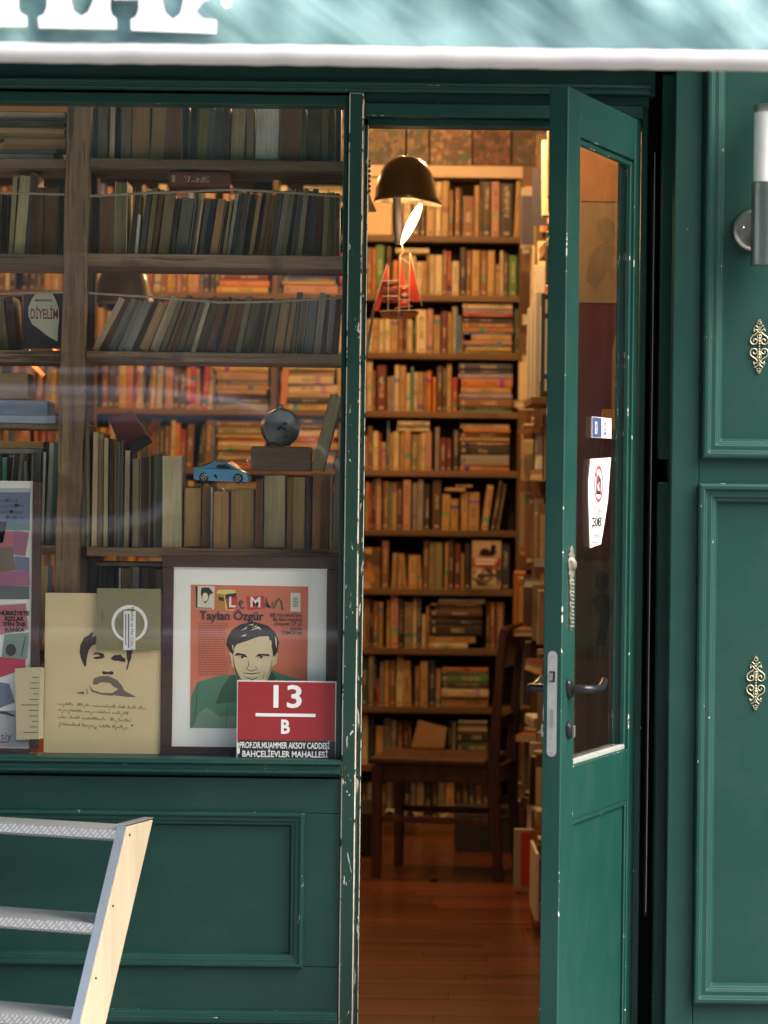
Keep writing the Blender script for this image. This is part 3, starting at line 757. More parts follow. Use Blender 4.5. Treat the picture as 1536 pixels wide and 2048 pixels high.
# ------------------------------------------------------------------ books
PAL = {'c': ('#cdbd97', 'cream'), 't': ('#b3905f', 'tan'), 'y': ('#c9a63a', 'yellow'), 'o': ('#c77a35', 'orange'), 'b': ('#7d5534', 'brown'),
       'd': ('#4a3526', 'dark brown'), 'k': ('#1e1d1f', 'black'), 'r': ('#a3322b', 'red'), 'm': ('#632024', 'maroon'), 'p': ('#c08f7f', 'pink'),
       'g': ('#4d8040', 'green'), 'e': ('#2b4a31', 'dark green'), 'a': ('#4f9c8c', 'teal'), 'n': ('#2b3350', 'navy'), 'u': ('#3a669c', 'blue'),
       'l': ('#9a8fae', 'lilac'), 's': ('#8f8c85', 'grey'), 'w': ('#dcdcd6', 'white'), 'v': ('#857d58', 'olive'), 'z': ('#4b4d50', 'dark grey')}
PALV = {k: lin(v[0]) for k, v in PAL.items()}
ORD = ['', 'first', 'second', 'third', 'fourth', 'fifth', 'sixth', 'seventh', 'eighth', 'ninth', 'tenth', 'eleventh', 'twelfth', 'thirteenth', 'fourteenth', 'fifteenth', 'sixteenth', 'seventeenth', 'eighteenth', 'nineteenth', 'twentieth']
def ordw(n):
    if n <= 20: return ORD[n]
    t = {2: 'twenty', 3: 'thirty', 4: 'forty', 5: 'fifty'}[n // 10]
    return t + ('-' + ORD[n % 10] if n % 10 else 'th') if n % 10 else {20: 'twentieth', 30: 'thirtieth', 40: 'fortieth'}[n]
BOOKS = []
import re
def rng(t):
    q = re.match(r'(-?[\d.]+)-(-?[\d.]+)$', t); return float(q.group(1)), float(q.group(2))
BR = random.Random(11)
def add_book(row, kind, x, y, z, w, h, d, code, lean=0.0, lay=False, yaw=0.0, area=None, cover=None, tilt=0.0):
    BOOKS.append(dict(row=row, kind=kind, x=x, y=y, z=z, w=max(w, 0.003), h=h, d=d, code=code, lean=lean, lay=lay, yaw=yaw, cover=cover, tilt=tilt,
                      area=(area if area is not None else w * h * SC(y) ** 2)))
def row(name, base, spec, y, org=(0, 0), s=1.0, kind='spine', d=(0.13, 0.17), setback=0.03, area=None):
    """spec 'x0-x1 top code [lean];...' in pixels of an enlarged crop; base in the same pixels"""
    for it in spec.split(';'):
        f = it.split()
        if not f: continue
        a, b = rng(f[0])
        top = float(f[1]); code = f[2]; lean = float(f[3]) if len(f) > 3 else 0.0
        yb = y + BR.random() * setback
        x0p, x1p = org[0] + a / s, org[0] + b / s
        bp, tp = org[1] + base / s, org[1] + top / s
        mid = (x0p + x1p) / 2
        sc = SC(yb)
        w = (x1p - x0p) / sc * 0.985; h = (bp - tp) / sc
        if lean: h = (h - abs(math.sin(R(lean))) * w) / math.cos(R(lean)); w *= math.cos(R(lean))
        pb = P(mid, bp, yb)
        add_book(name, kind, pb.x, yb, ZROW if ZROW is not None else pb.z, w, h, BR.uniform(*d), code, lean or BR.uniform(-0.4, 0.4), area=area)
ZROW = None
def stack(name, x0, x1, spec, y, org=(0, 0), s=1.0, kind='spine', d=(0.13, 0.16), zbase=None):
    """books lying flat: spec 'y0-y1 code;...' top to bottom"""
    its = [f.split() for f in spec.split(';') if f.strip()]
    z = zbase
    for f in reversed(its):
        a, b = rng(f[0])
        xa, xb = x0, x1
        if len(f) > 2: xa, xb = rng(f[2])
        yb = y + BR.random() * 0.02; sc = SC(yb)
        xa += BR.uniform(-4, 4); xb += BR.uniform(-4, 4)
        pl = P(org[0] + (xa + xb) / 2 / s, org[1] + b / s, yb)
        th = (b - a) / s / sc * 0.97; L_ = (xb - xa) / s / sc
        if z is None: z = pl.z
        add_book(name, kind, pl.x, yb, z, th, L_, BR.uniform(*d), f[1], 0, True, BR.uniform(-2, 2))
        z += th + 0.0008

def book_geo(b, cm, pmk):
    """cover into cm, page block into pmk, both in book space: x thickness, y into the shelf, z height"""
    w, h, d = b['w'], b['h'], b['d']
    rn = BR.random()
    code = b['code']
    if b['kind'] == 'spine':
        cc = PALV[code]; pc = BR.choice([(0.62, 0.53, 0.37), (0.52, 0.42, 0.27), (0.7, 0.65, 0.53)])
    else:
        pc = PALV[code]; cc = PALV[b['cover'] or BR.choice('zkdbnvvsdtsbcm')]
    v = BR.uniform(0.85, 1.12)
    cc = tuple(min(1, q * v) for q in cc); pc = tuple(min(1, q * BR.uniform(0.95, 1.05)) for q in pc)
    t = min(0.0022, w * 0.16) if b['kind'] == 'spine' else min(0.0014, w * 0.1); r = min(0.004, w * 0.3)
    ins = BR.choice([0.0, 0.0, 0.003]) if w > 0.012 else 0.0
    sgn = 1.0
    prof = [(-w / 2, d), (-w / 2, r), (-w / 2 + r * 0.45, r * 0.25), (-w / 4, 0), (w / 4, 0), (w / 2 - r * 0.45, r * 0.25), (w / 2, r), (w / 2, d), (w / 2 - t, d), (w / 2 - t, t * 1.5), (-w / 2 + t, t * 1.5), (-w / 2 + t, d)]
    if b['kind'] == 'pages':
        prof = [(x, d - y) for x, y in prof]
    cm.col, cm.rnd = cc, rn
    lo = cm.pts([(x, y, 0) for x, y in prof]); hi = cm.pts([(x, y, h) for x, y in prof]); n = len(prof)
    cm.face(lo[::-1]); cm.face(hi)
    for k in range(n):
        j = (k + 1) % n
        ua, ub = prof[k][0] / w + 0.5, prof[j][0] / w + 0.5
        uv = [(ua, 0), (ub, 0), (ub, 1), (ua, 1)] if (k <= 6 and b['kind'] == 'spine' and 1 <= k <= 5) else None
        q = (lo[k], lo[j], hi[j], hi[k])
        if b['kind'] == 'pages': q = q[::-1]
        cm.face(q, 0, uv)
    if b['kind'] == 'pages':
        pass
    pmk.col, pmk.rnd = pc, rn
    x0, x1 = -w / 2 + t * 1.04, w / 2 - t * 1.04
    if b['kind'] == 'spine': y0, y1 = t * 1.6, d - ins - 0.0006
    else: y0, y1 = ins + 0.0006, d - t * 1.6
    z0, z1 = 0.0004 + ins, h - ins - 0.0004
    # slightly hollow fore-edge
    cv = 0.002 if w > 0.02 else 0.0
    i = pmk.pts([(x0, y0, z0), (0, y0 + cv, z0), (x1, y0, z0), (x1, y1, z0), (x0, y1, z0), (x0, y0, z1), (0, y0 + cv, z1), (x1, y0, z1), (x1, y1, z1), (x0, y1, z1)])
    k_ = max(1.0, w / 0.02)
    for q, uv in (((0, 1, 6, 5), [(0, 0), (.5 * k_, 0), (.5 * k_, 1), (0, 1)]), ((1, 2, 7, 6), [(.5 * k_, 0), (k_, 0), (k_, 1), (.5 * k_, 1)]),
                  ((5, 6, 7, 8, 9), [(0, 0), (.5 * k_, 0), (k_, 0), (k_, 1), (0, 1)]), ((4, 3, 2, 1, 0), [(0, 0), (k_, 0), (k_, 1), (.5 * k_, 1), (0, 1)]),
                  ((2, 3, 8, 7), None), ((3, 4, 9, 8), None), ((4, 0, 5, 9), None)):
        pmk.face([i[a] for a in q], 0, uv)
def book_matrix(b):
    if b['lay']:
        M = Matrix.Translation((b['x'], b['y'], b['z'] + b['w'] / 2)) @ Matrix.Rotation(R(b['yaw']), 4, 'Z') @ Matrix.Rotation(R(b['tilt']), 4, 'Y')
        return M @ Matrix.Rotation(R(90), 4, 'Y') @ Matrix.Translation((0, 0, -b['h'] / 2))
    a = R(b['lean'])
    lift = abs(math.sin(a)) * b['w'] / 2
    return Matrix.Translation((b['x'], b['y'], b['z'] + lift)) @ Matrix.Rotation(R(b['yaw']), 4, 'Z') @ Matrix.Rotation(a, 4, 'Y')

# ------------------------------------------------------------------ bookcase behind the window (fore-edges face the street)
YW = 0.15
wb = thing('window_bookcase', 'rough weathered timber bookcase standing right behind the shop window', 'bookcase', (-0.7, YW, 0))
def wshelf(xa, xb, pyt, pyb):
    mx = (xa + xb) / 2
    return bx('shelf', M_old, wb, PX(xa, pyt, YW - 0.02), PX(xb, pyt, YW - 0.02), YW - 0.02, YW + 0.24, PZ(mx, pyb, YW - 0.02), PZ(mx, pyt, YW - 0.02), bevel=0.002)
for a, b in ((318, 337), (508, 534), (704, 724), (1096, 1114)):
    wshelf(173, 690, a + 1, b + 1)
for a, b in ((313, 331), (504, 528), (696, 720), (1085, 1105)):
    wshelf(-420, 132, a + 2, b + 2)
m = MB()
pa, pb_ = P(160, 190, YW - 0.03), P(131, 1190, YW - 0.03)
for hw, y0, y1 in ((0.029, YW - 0.03, YW + 0.02),):
    N = 14
    rnd = random.Random(3)
    L_, R_ = [], []
    for k in range(N + 1):
        t = k / N; c = pa.lerp(pb_, t)
        L_.append((c.x - hw + rnd.uniform(-0.002, 0.002), c.z)); R_.append((c.x + hw + rnd.uniform(-0.002, 0.002), c.z))
    m.prism([(x, y0, z) for x, z in L_] + [(x, y0, z) for x, z in R_[::-1]], (0, y1 - y0, 0))
m.build('post', M_oldz, wb, bevel=0.003)
m = MB(); m.prism([(pa.x - 0.025, YW + 0.2, pa.z), (pa.x + 0.025, YW + 0.2, pa.z), (pb_.x + 0.025, YW + 0.2, 0.05), (pb_.x - 0.025, YW + 0.2, 0.05)], (0, 0.05, 0)); m.build('post', M_oldz, wb, bevel=0.002)
bx('post', M_oldz, wb, PX(697, 700, YW), PX(712, 700, YW), YW + 0.0, YW + 0.24, 0.0, 2.42, bevel=0.002)
M_twine = plain('twine', (0.34, 0.29, 0.2), 0.9, 0, 0.3, 200)
for pts in (((180, 392), (300, 386), (470, 379), (580, 385), (690, 394)), ((-60, 383), (60, 387), (134, 389)),
            ((178, 586), (300, 594), (440, 605), (560, 603), (690, 594)), ((-60, 588), (60, 586), (134, 584))):
    m = MB(); m.tube([P(x, y, YW - 0.024) for x, y in pts], 0.0032, 6); m.build('twine', M_twine, wb, True)

W1 = dict(org=(0, 180), s=2.194)
zr = lambda px, py, y=YW: PZ(px, py, y - 0.02)
ZROW = zr(430, 318.8)
row('window top', 305, '405-428 72 z;430-470 70 v;477-503 40 c 1;505-528 60 k;530-573 62 v;577-655 50 t;658-722 55 t 2;726-798 50 b;800-828 60 k;830-864 66 k 1;866-908 60 v 2;911-936 60 s;940-973 66 z;976-1004 60 d;1008-1072 60 c 2;1080-1112 62 v;1118-1222 55 w 1;1226-1322 50 b;1325-1341 60 v;1345-1408 60 d;1410-1440 68 t;1442-1466 62 d;1468-1494 60 k', YW, kind='pages', d=(0.15, 0.2), **W1)
ZROW = zr(430, 509)
row('window second', 720, '398-433 470 d;436-498 460 b;502-556 400 v;560-590 420 d 6;590-606 545 w 4;610-634 440 z 6;638-662 425 v 6;664-684 430 t 7;692-742 450 v 6;746-762 470 k 6;766-822 462 s 7;826-846 470 k 7;850-862 460 c 7;866-890 465 s 8;892-914 470 k 8;918-954 470 t 8;956-978 480 k 8;980-990 470 t 7;992-1010 445 w 8;1014-1034 440 z 8;1038-1056 430 z 8;1058-1084 440 z 8;1088-1112 450 t 8;1114-1126 430 k 8;1128-1148 440 b 8;1150-1166 450 t 8;1168-1182 430 b 8;1184-1204 440 z 8;1206-1226 430 s 8;1228-1252 420 v 8;1254-1276 430 k 7;1278-1300 425 z 6;1302-1322 420 s 6;1324-1346 430 d 5;1350-1374 420 z 4;1378-1408 430 b 2;1410-1436 440 v 2;1438-1466 430 v;1468-1490 440 d', YW, kind='pages', d=(0.14, 0.19), **W1)
ZROW = zr(430, 705)
sp = []
rnd = random.Random(21); x = 402
while x < 1480:
    w_ = rnd.choice([18, 22, 26, 30, 36, 44]); t_ = (x - 400) / 1080
    lean = 24 * (1 - t_) ** 1.1 + 3 + rnd.uniform(-1, 1)
    w2 = w_ if x > 700 else w_ * 1.25
    sp.append('%d-%d %d %s %.1f' % (x, x + w2, 905 + rnd.randint(-14, 16) - (20 if t_ > 0.75 else 0), rnd.choice('vvvsttbbdsc'), lean)); x += w2 + 2
row('window third', 1148, ';'.join(sp), YW, kind='pages', d=(0.13, 0.18), **W1)
W2 = dict(org=(0, 690), s=2.194)
ZROW = zr(430, 1097)
row('window fourth', 890, '358-374 352 v 1;378-396 360 v -1;400-426 385 c;427-450 392 c;452-474 412 c;477-489 420 k;490-499 418 r;502-520 425 e;522-538 418 z;541-566 465 c;570-577 470 k;579-609 500 v;612-654 485 d;656-674 490 k;676-707 480 z;710-798 487 c;806-880 620 t;884-918 616 b;921-932 622 w;934-1004 640 t;1010-1114 630 t;1119-1150 580 b;1156-1250 562 c;1256-1278 575 t 1;1281-1336 573 t;1340-1352 570 n;1354-1363 570 k;1367-1442 556 b;1446-1456 560 z;1458-1490 475 s 1', YW, kind='pages', d=(0.15, 0.2), **W2)
ZROW = zr(300, 1330)
row('window fifth', 1400, '352-382 940 v;384-420 942 z;430-446 975 z;448-462 978 s;464-470 976 k;474-500 980 z;502-512 978 k;514-526 980 w;530-568 978 v;572-606 976 w;608-616 980 u;618-650 974 b;654-674 980 d;676-712 980 s', YW + 0.03, kind='pages', d=(0.13, 0.17), **W2)
ZROW = zr(50, 506.5)
row('window second left', 712, '-60-0 440 d;2-32 450 k;36-56 365 c 3;60-108 365 c 4;112-128 350 z 3;130-150 360 d 2;154-186 415 b;190-250 412 b;254-282 400 k', YW, kind='pages', d=(0.14, 0.19), **W1)
ZROW = zr(50, 698)
row('window third left', 1140, '-80--44 900 v -8;-40--6 900 d -8;0-40 905 v -7;42-76 905 d -6;92-104 900 p', YW + 0.02, kind='pages', d=(0.12, 0.16), **W1)
ZROW = zr(50, 1087)
row('window fourth left', 872, '-60--30 470 s;-28-2 480 v;4-26 495 a;28-60 480 k 4;64-80 475 s 3;82-98 480 z 3;100-118 510 s;120-134 480 s 2;136-174 470 z;178-192 470 w 1;196-218 430 w 2;222-246 425 a 1', YW, kind='pages', d=(0.13, 0.18), **W2)
ZROW = None
stack('window top-left pile', -120, 285, '70-112 c;114-146 d;148-192 t;194-240 t 15-290;242-262 s -100-250;264-288 w -90-236', YW, kind='pages', zbase=zr(50, 315.2), **W1)
stack('window fourth-left pile', -80, 195, '410-440 t;444-470 w -60-185', YW + 0.02, kind='pages', zbase=PZ(50, 908, YW), **W2)
stack('window second top', 745, 1012, '348-420 m', YW, zbase=PZ(400, 374, YW), **W1)
stack('window fifth top', 425, 712, '953-968 s', YW + 0.02, kind='pages', zbase=PZ(260, 1132, YW + .03), **W2)
add_book('window fourth leaning', 'pages', PX(634, 943, YW), YW, PZ(634, 943, YW), 0.030, 0.185, 0.14, 'v', 14.0, cover='d')

# ------------------------------------------------------------------ bookcase along the back wall
YB = 5.56
bb = thing('back_bookcase', 'tall pine bookcase full of books along the back wall', 'bookcase', (-0.6, YB, 0))
XB0, XB1 = FX + 0.02, PX(1036, 900, YB)
RB = [472, 590, 706, 823, 941, 1060, 1178, 1297, 1414, 1531, 1640]
ZB = [PZ(880, q, YB) for q in RB]
for k, z in enumerate(ZB):
    if k == len(ZB) - 1: continue
    bx('shelf', M_shelf, bb, XB0, XB1, YB - 0.012, YB + 0.25, z - 0.026, z, bevel=0.002)
bx('plinth', M_shelf, bb, XB0, XB1, YB, YB + 0.25, 0.0, ZB[-1], bevel=0.002)
for q in (1040, 546, 186, -250, -700):
    xx = PX(q, 900, YB)
    bx('upright', M_shelfz, bb, xx - 0.012, xx + 0.012, YB - 0.016, YB + 0.25, 0.0, PZ(880, 356, YB), bevel=0.002)
bx('back_board', plain('back_board', (0.06, 0.035, 0.02), 0.8), bb, XB0, XB1, YB + 0.251, YB + 0.262, 0.0, PZ(880, 340, YB))
bx('top_fascia', plain('cream_fascia', (0.55, 0.44, 0.30), 0.6, 0, 0.1, 6), bb, XB0, 0.84, YB - 0.03, YB + 0.26, PZ(880, 356, YB), PZ(880, 332, YB), bevel=0.003)
Z1 = dict(org=(720, 340), s=3.938); Z2 = dict(org=(720, 590), s=3.938); Z3 = dict(org=(720, 820), s=3.938); Z4 = dict(org=(720, 1060), s=3.938); Z5 = dict(org=(720, 1290), s=3.938)
ZROW = ZB[0]
row('back top', 515, '262-300 90 t;302-338 80 b;340-398 85 c;402-470 90 d;474-512 100 d;520-588 80 t;592-636 85 c;640-698 80 t;702-730 150 b;745-785 135 b;788-802 140 k;806-900 195 b;902-938 110 t;942-962 60 d;964-1030 80 d;1034-1098 80 p;1102-1206 90 k;1212-1256 60 t 2', YB, **Z1)
ZROW = ZB[1]
row('back second', 978, '20-44 640 b;46-94 610 b;96-119 615 o;121-190 585 g;206-246 600 d;256-298 710 o;302-330 665 t;332-400 662 t;404-438 665 c;441-488 715 c;490-524 715 t;526-542 660 t;544-584 658 c;588-648 662 c;652-686 625 b;690-716 630 r;722-780 710 c;784-832 600 k;834-874 625 b;877-940 620 t;946-998 625 b;1001-1058 625 t;1062-1100 730 t;1103-1128 622 c;1130-1166 640 d;1172-1238 660 g;1242-1290 680 k', YB, **Z1)
ZROW = ZB[2]
row('back third', 458, '20-54 190 s;57-94 195 c;97-144 190 t;147-188 196 c;191-238 190 c;241-298 190 t;302-338 196 b;341-364 195 m;367-412 195 c;416-438 200 e;442-524 120 c;527-572 115 p;575-630 160 t;635-688 130 m;691-718 135 y;721-764 85 s;768-798 160 u;800-814 190 t;1212-1288 100 e', YB, **Z2)
ZROW = ZB[3]
row('back fourth', 918, '20-44 560 b;48-94 525 c;97-120 600 b;130-206 560 m;215-240 650 t;244-268 640 l;271-308 550 c;311-358 560 t;361-394 620 c;396-419 570 a;421-450 610 c;452-498 610 t;500-524 612 t;526-560 600 o;571-600 645 o;603-648 560 d;651-679 570 z;682-720 540 t;724-768 650 r', YB, **Z2)
ZROW = ZB[4]
row('back fifth', 482, '10-28 160 d;30-56 215 p;58-98 140 b;101-144 180 c;146-164 190 r;166-205 265 t;208-230 90 u;232-258 190 t;261-305 180 c;312-344 178 t;346-398 172 t;401-454 200 v;457-478 190 t;480-514 185 c;517-564 178 p;590-624 140 s;627-678 225 m;681-720 230 m;730-778 160 k', YB, **Z3)
ZROW = ZB[5]
row('back sixth', 950, '8-34 580 d;36-64 575 t;66-90 590 r;93-119 560 e;122-164 550 p;166-180 570 k;182-224 570 b;227-242 580 a;244-290 580 t;293-330 570 d;336-398 560 p;411-446 580 s;449-498 555 s;506-548 590 k;566-636 560 d;640-704 665 t 1.5;712-774 705 t;792-848 645 t;852-938 650 t;956-1008 590 t 7;1030-1060 555 d 9;1066-1096 580 v 9', YB, **Z3)
ZROW = ZB[6]
row('back seventh', 472, '168-224 100 b;246-284 195 t 2;288-334 198 t 2;342-372 210 t -5;380-448 212 t;452-492 212 t -4;496-538 95 b;541-588 105 v;591-650 105 v;667-690 105 t;693-738 90 d;742-788 110 m;791-820 190 t;822-868 110 k;1112-1180 110 n', YB, **Z4)
ZROW = ZB[7]
row('back eighth', 928, '16-44 540 t;47-74 540 b;77-99 550 k;102-144 560 b;147-180 570 t;206-234 555 y;240-300 490 p;305-336 540 k;344-414 570 v;417-444 535 c;447-480 540 z;485-514 665 c;517-544 600 b;992-1020 545 d;1024-1064 560 b;1068-1130 560 b', YB, **Z4)
ZROW = ZB[8]
row('back ninth', 488, '4-60 100 e;66-104 90 s;107-128 100 d;130-150 290 r;152-184 140 s;187-228 130 t;231-274 130 b;278-336 100 c 1;340-408 130 t -2;428-470 175 b;473-534 130 t;542-590 120 n;594-634 190 t', YB, **Z5)
ZROW = ZB[9]
row('back tenth', 948, '10-60 560 c;62-110 560 n;120-180 650 t;184-240 590 s;244-286 600 s;290-332 610 b;336-380 600 m;384-400 610 d;690-720 600 k;722-752 600 s', YB + 0.02, **Z5)
ZROW = None
ZROW = ZB[10]
row('back eleventh', 395, '10-50 130 d;54-100 110 s;104-160 100 d;164-200 120 b;204-250 100 s;254-300 110 d;304-340 120 v;344-390 105 k;394-440 110 s;446-500 110 c;504-560 120 k;564-610 100 d;614-670 105 s;674-740 110 t;744-800 120 k;804-850 110 d;854-900 100 n;904-960 120 b;964-1010 110 d;1014-1060 110 k;1064-1110 130 b', YB + 0.02, org=(720, 1540), s=3.938)
ZROW = None
stack('back third pile', 812, 1204, '50-94 c;96-129 l;131-158 r;160-204 n;206-248 b;250-279 o;281-300 u;302-354 t 880-1196;356-384 p 826-1196;386-404 u 826-1196;406-439 y 826-1196;440-458 v', YB, zbase=ZB[2], **Z2)
stack('back fourth pile', 778, 1198, '518-568 n;570-600 n;602-642 l;646-714 o 800-1198;718-768 t 795-1190;770-808 l;810-878 b;880-903 k;905-918 a', YB, zbase=ZB[3], **Z2)
stack('back fifth pile', 790, 1176, '93-130 c;132-166 o 815-1184;170-208 d;210-236 t;238-276 b;278-348 k;352-440 s;442-482 o', YB, zbase=ZB[4], **Z3)
stack('back eighth pile', 556, 960, '522-556 s 620-985;558-576 d;578-612 t 594-955;614-664 d;666-690 v;692-730 k;732-820 k;824-884 t 550-908;886-928 c 548-850', YB, zbase=ZB[7], **Z4)
stack('back ninth pile', 645, 1010, '165-192 o;194-216 z;218-284 g;286-318 d;322-342 g;344-406 c;408-488 t', YB, zbase=ZB[8], **Z5)
stack('back tenth pile', 770, 1004, '580-610 s;612-672 c;674-760 k;762-840 e;842-948 d', YB, zbase=ZB[9], **Z5)
stack('back second top', 280, 545, '614-656 c', YB, zbase=PZ(824, 506.8, YB), **Z1)
stack('back fifth top', 296, 550, '82-124 c;126-166 c', YB, zbase=PZ(828, 863, YB), **Z3)
stack('back sixth top', 674, 884, '586-612 b 750-890;614-642 t 672-830', YB, zbase=PZ(915, 983, YB), **Z3)

# seen through the gaps of the window bookcase, the same back bookcase carries on to the left
def fill(name, k, xa, xb, seed, piles=()):
    """warm mixed rows of the back bookcase behind the window"""
    rnd = random.Random(seed); x = xa; z = ZB[k]
    while x < xb:
        hit = [q for q in piles if q[0] <= x < q[1]]
        if hit:
            pa_, pb2 = hit[0]; zz = z
            while zz < z + 0.185:
                th = rnd.uniform(0.012, 0.035)
                yb = YB + rnd.random() * 0.02
                c = P((pa_ + pb2) / 2 + rnd.uniform(-3, 3), 800, yb)
                add_book(name, 'spine', c.x, yb, zz, th, (pb2 - pa_ - rnd.uniform(2, 16)) / SC(yb), 0.15, rnd.choice('cttoorymkuvcbp'), 0, True, rnd.uniform(-2, 2), area=0)
                zz += th + 0.001
            x = pb2 + 1; continue
        wpx = rnd.uniform(5, 17); yb = YB + rnd.random() * 0.03
        add_book(name, 'spine', PX(x + wpx / 2, 800, yb), yb, z, wpx / SC(yb) * 0.97, rnd.uniform(0.15, 0.2), 0.15, rnd.choice('cctttobbrpdnuevyk'), rnd.choice([0, 0, 0, 2, -2, 5]), area=0)
        x += wpx + (rnd.random() < 0.05) * 10
for k in range(10):
    pl = [(430, 540), (560, 675)] if k in (1, 3, 4, 5) else ([(300, 390)] if k in (2, 6) else [(600, 680)])
    fill('back beyond window', k, -330, 718, 40 + k, pl)

# ------------------------------------------------------------------ bookcase along the right wall, seen end-on
sb = thing('side_bookcase', 'pine bookcase along the right wall running back from the door', 'bookcase', (0.65, 3, 0))
XS = 0.535
ys0, ys1 = 0.80, 5.30
ZS = [0.05, 0.33, 0.60, 0.88, 1.16, 1.44, 1.72, 2.02, 2.34]
for z in ZS:
    bx('shelf', M_shelfy, sb, XS + 0.055, 0.855, ys0 + 0.021, ys1, z - 0.024, z, bevel=0.002)
for y in (1.9, 3.0, 4.1, 5.3):
    bx('upright', M_shelfz, sb, XS + 0.005, 0.855, y, y + 0.022, 0.0, 2.7, bevel=0.002)
M_endp = wood('end_panel_wood', (0.11, 0.05, 0.022), (0.22, 0.105, 0.045), 0.5, 'z')
bx('end_panel', M_endp, sb, XS - 0.03, 0.855, ys0, ys0 + 0.02, 0.0, 2.75, bevel=0.002)
rnd = random.Random(77)
for k, z in enumerate(ZS):
    y = 0.95
    hmax = (ZS[k + 1] - z - 0.035) if k + 1 < len(ZS) else 0.3
    while y < 5.2:
        th = rnd.choice([0.012, 0.018, 0.022, 0.03, 0.04, 0.05]); out = rnd.choice([rnd.uniform(-0.02, 0.01), rnd.uniform(-0.02, 0.055)])
        h = rnd.uniform(0.6, 0.98) * hmax
        c = rnd.choice('cccctttwwobbpsvddnk')
        if rnd.random() < 0.08: y += rnd.uniform(0.05, 0.2); continue
        BOOKS.append(dict(row='side', kind=rnd.choice(['spine', 'spine', 'spine', 'pages']), x=XS + 0.03 - out, y=y + th / 2, z=z, w=th, h=h, d=rnd.uniform(0.12, 0.2), code=c, lean=rnd.choice([0, 0, 3, -4, 9, -8, 14]), lay=False, yaw=-90 + rnd.uniform(-3, 3), cover=None, tilt=0, area=0))
        y += th + 0.0012 + (0.02 if rnd.random() < 0.1 else 0)
for k in range(26):
    z = ZS[rnd.randrange(1, 8)] + rnd.choice([0.0, 0.0, 0.17]); th = rnd.uniform(0.015, 0.045); y = rnd.uniform(2.5, 5.0)
    BOOKS.append(dict(row='side', kind=rnd.choice(['spine', 'pages']), x=XS - rnd.uniform(0.0, 0.05), y=y, z=z + 0.001, w=th, h=rnd.uniform(0.14, 0.24), d=rnd.uniform(0.13, 0.18), code=rnd.choice('cctwwosbkp'), lean=0, lay=True, yaw=-90 + rnd.uniform(-14, 14), cover=None, tilt=rnd.uniform(-3, 3), area=0))
# thick white folders and loose things at eye height, close to the viewer
M_pap2 = plain('folder_board', (0.70, 0.64, 0.52), 0.6, 0, 0.1, 10)
def folder(y, x0, x1, z0, z1, mat, label, dy=0.05):
    t = thing('box_file', label, 'box file', (x0, y, z0))
    m = MB(); m.box(x0, x1, y, y + dy, z0, z1); m.build('case', mat, t, bevel=0.003)
    m = MB(); m.box(x0 - 0.0008, x0 + 0.001, y + 0.006, y + dy - 0.006, z0 + 0.05, z1 - 0.04); m.build('spine_label', M_white, t)
    m = MB()
    m.box(x0 + 0.012, x1 - 0.01, y - 0.0008, y + 0.001, z0 + 0.02, z1 - 0.02, 0)
    for q in (0.2, 0.78):
        zz = z0 + (z1 - z0) * q; m.box(x0 + 0.012, x1 - 0.01, y - 0.0016, y + 0.001, zz - 0.008, zz + 0.008, 1)
    m.build('front_label', [M_white, plain('blue_band', (0.03, 0.07, 0.25), 0.6)], t)
    return t
zf = ZS[5]
folder(2.62, 0.492, 0.70, 1.70, 2.03, plain('dark_file', (0.04, 0.06, 0.06), 0.5), 'dark box file with white label and blue bands on the side bookcase', 0.045)
for k, (yy_, xo, lb) in enumerate(((2.72, 0.478, 'worn cream box file next behind the dark one on side bookcase'), (2.80, 0.470, 'worn cream box file two behind the dark one on side bookcase'), (2.90, 0.462, 'worn cream box file three behind the dark one on side bookcase'))):
    t = thing('box_file', lb, 'box file', (xo, yy_, 1.70)); m = MB(); m.box(xo, xo + 0.2, yy_, yy_ + 0.06, 1.70 + 0.0, 2.04 - 0.02 * k); m.build('case', M_pap2, t, bevel=0.004)
    m = MB(); m.box(xo - 0.0008, xo + 0.001, yy_ + 0.01, yy_ + 0.05, 1.76, 1.95 - 0.02 * k); m.build('spine_label', M_white, t)
bx('ledge', M_shelfy, sb, 0.46, XS - 0.001, 2.55, 3.1, 1.676, 1.699, bevel=0.002)

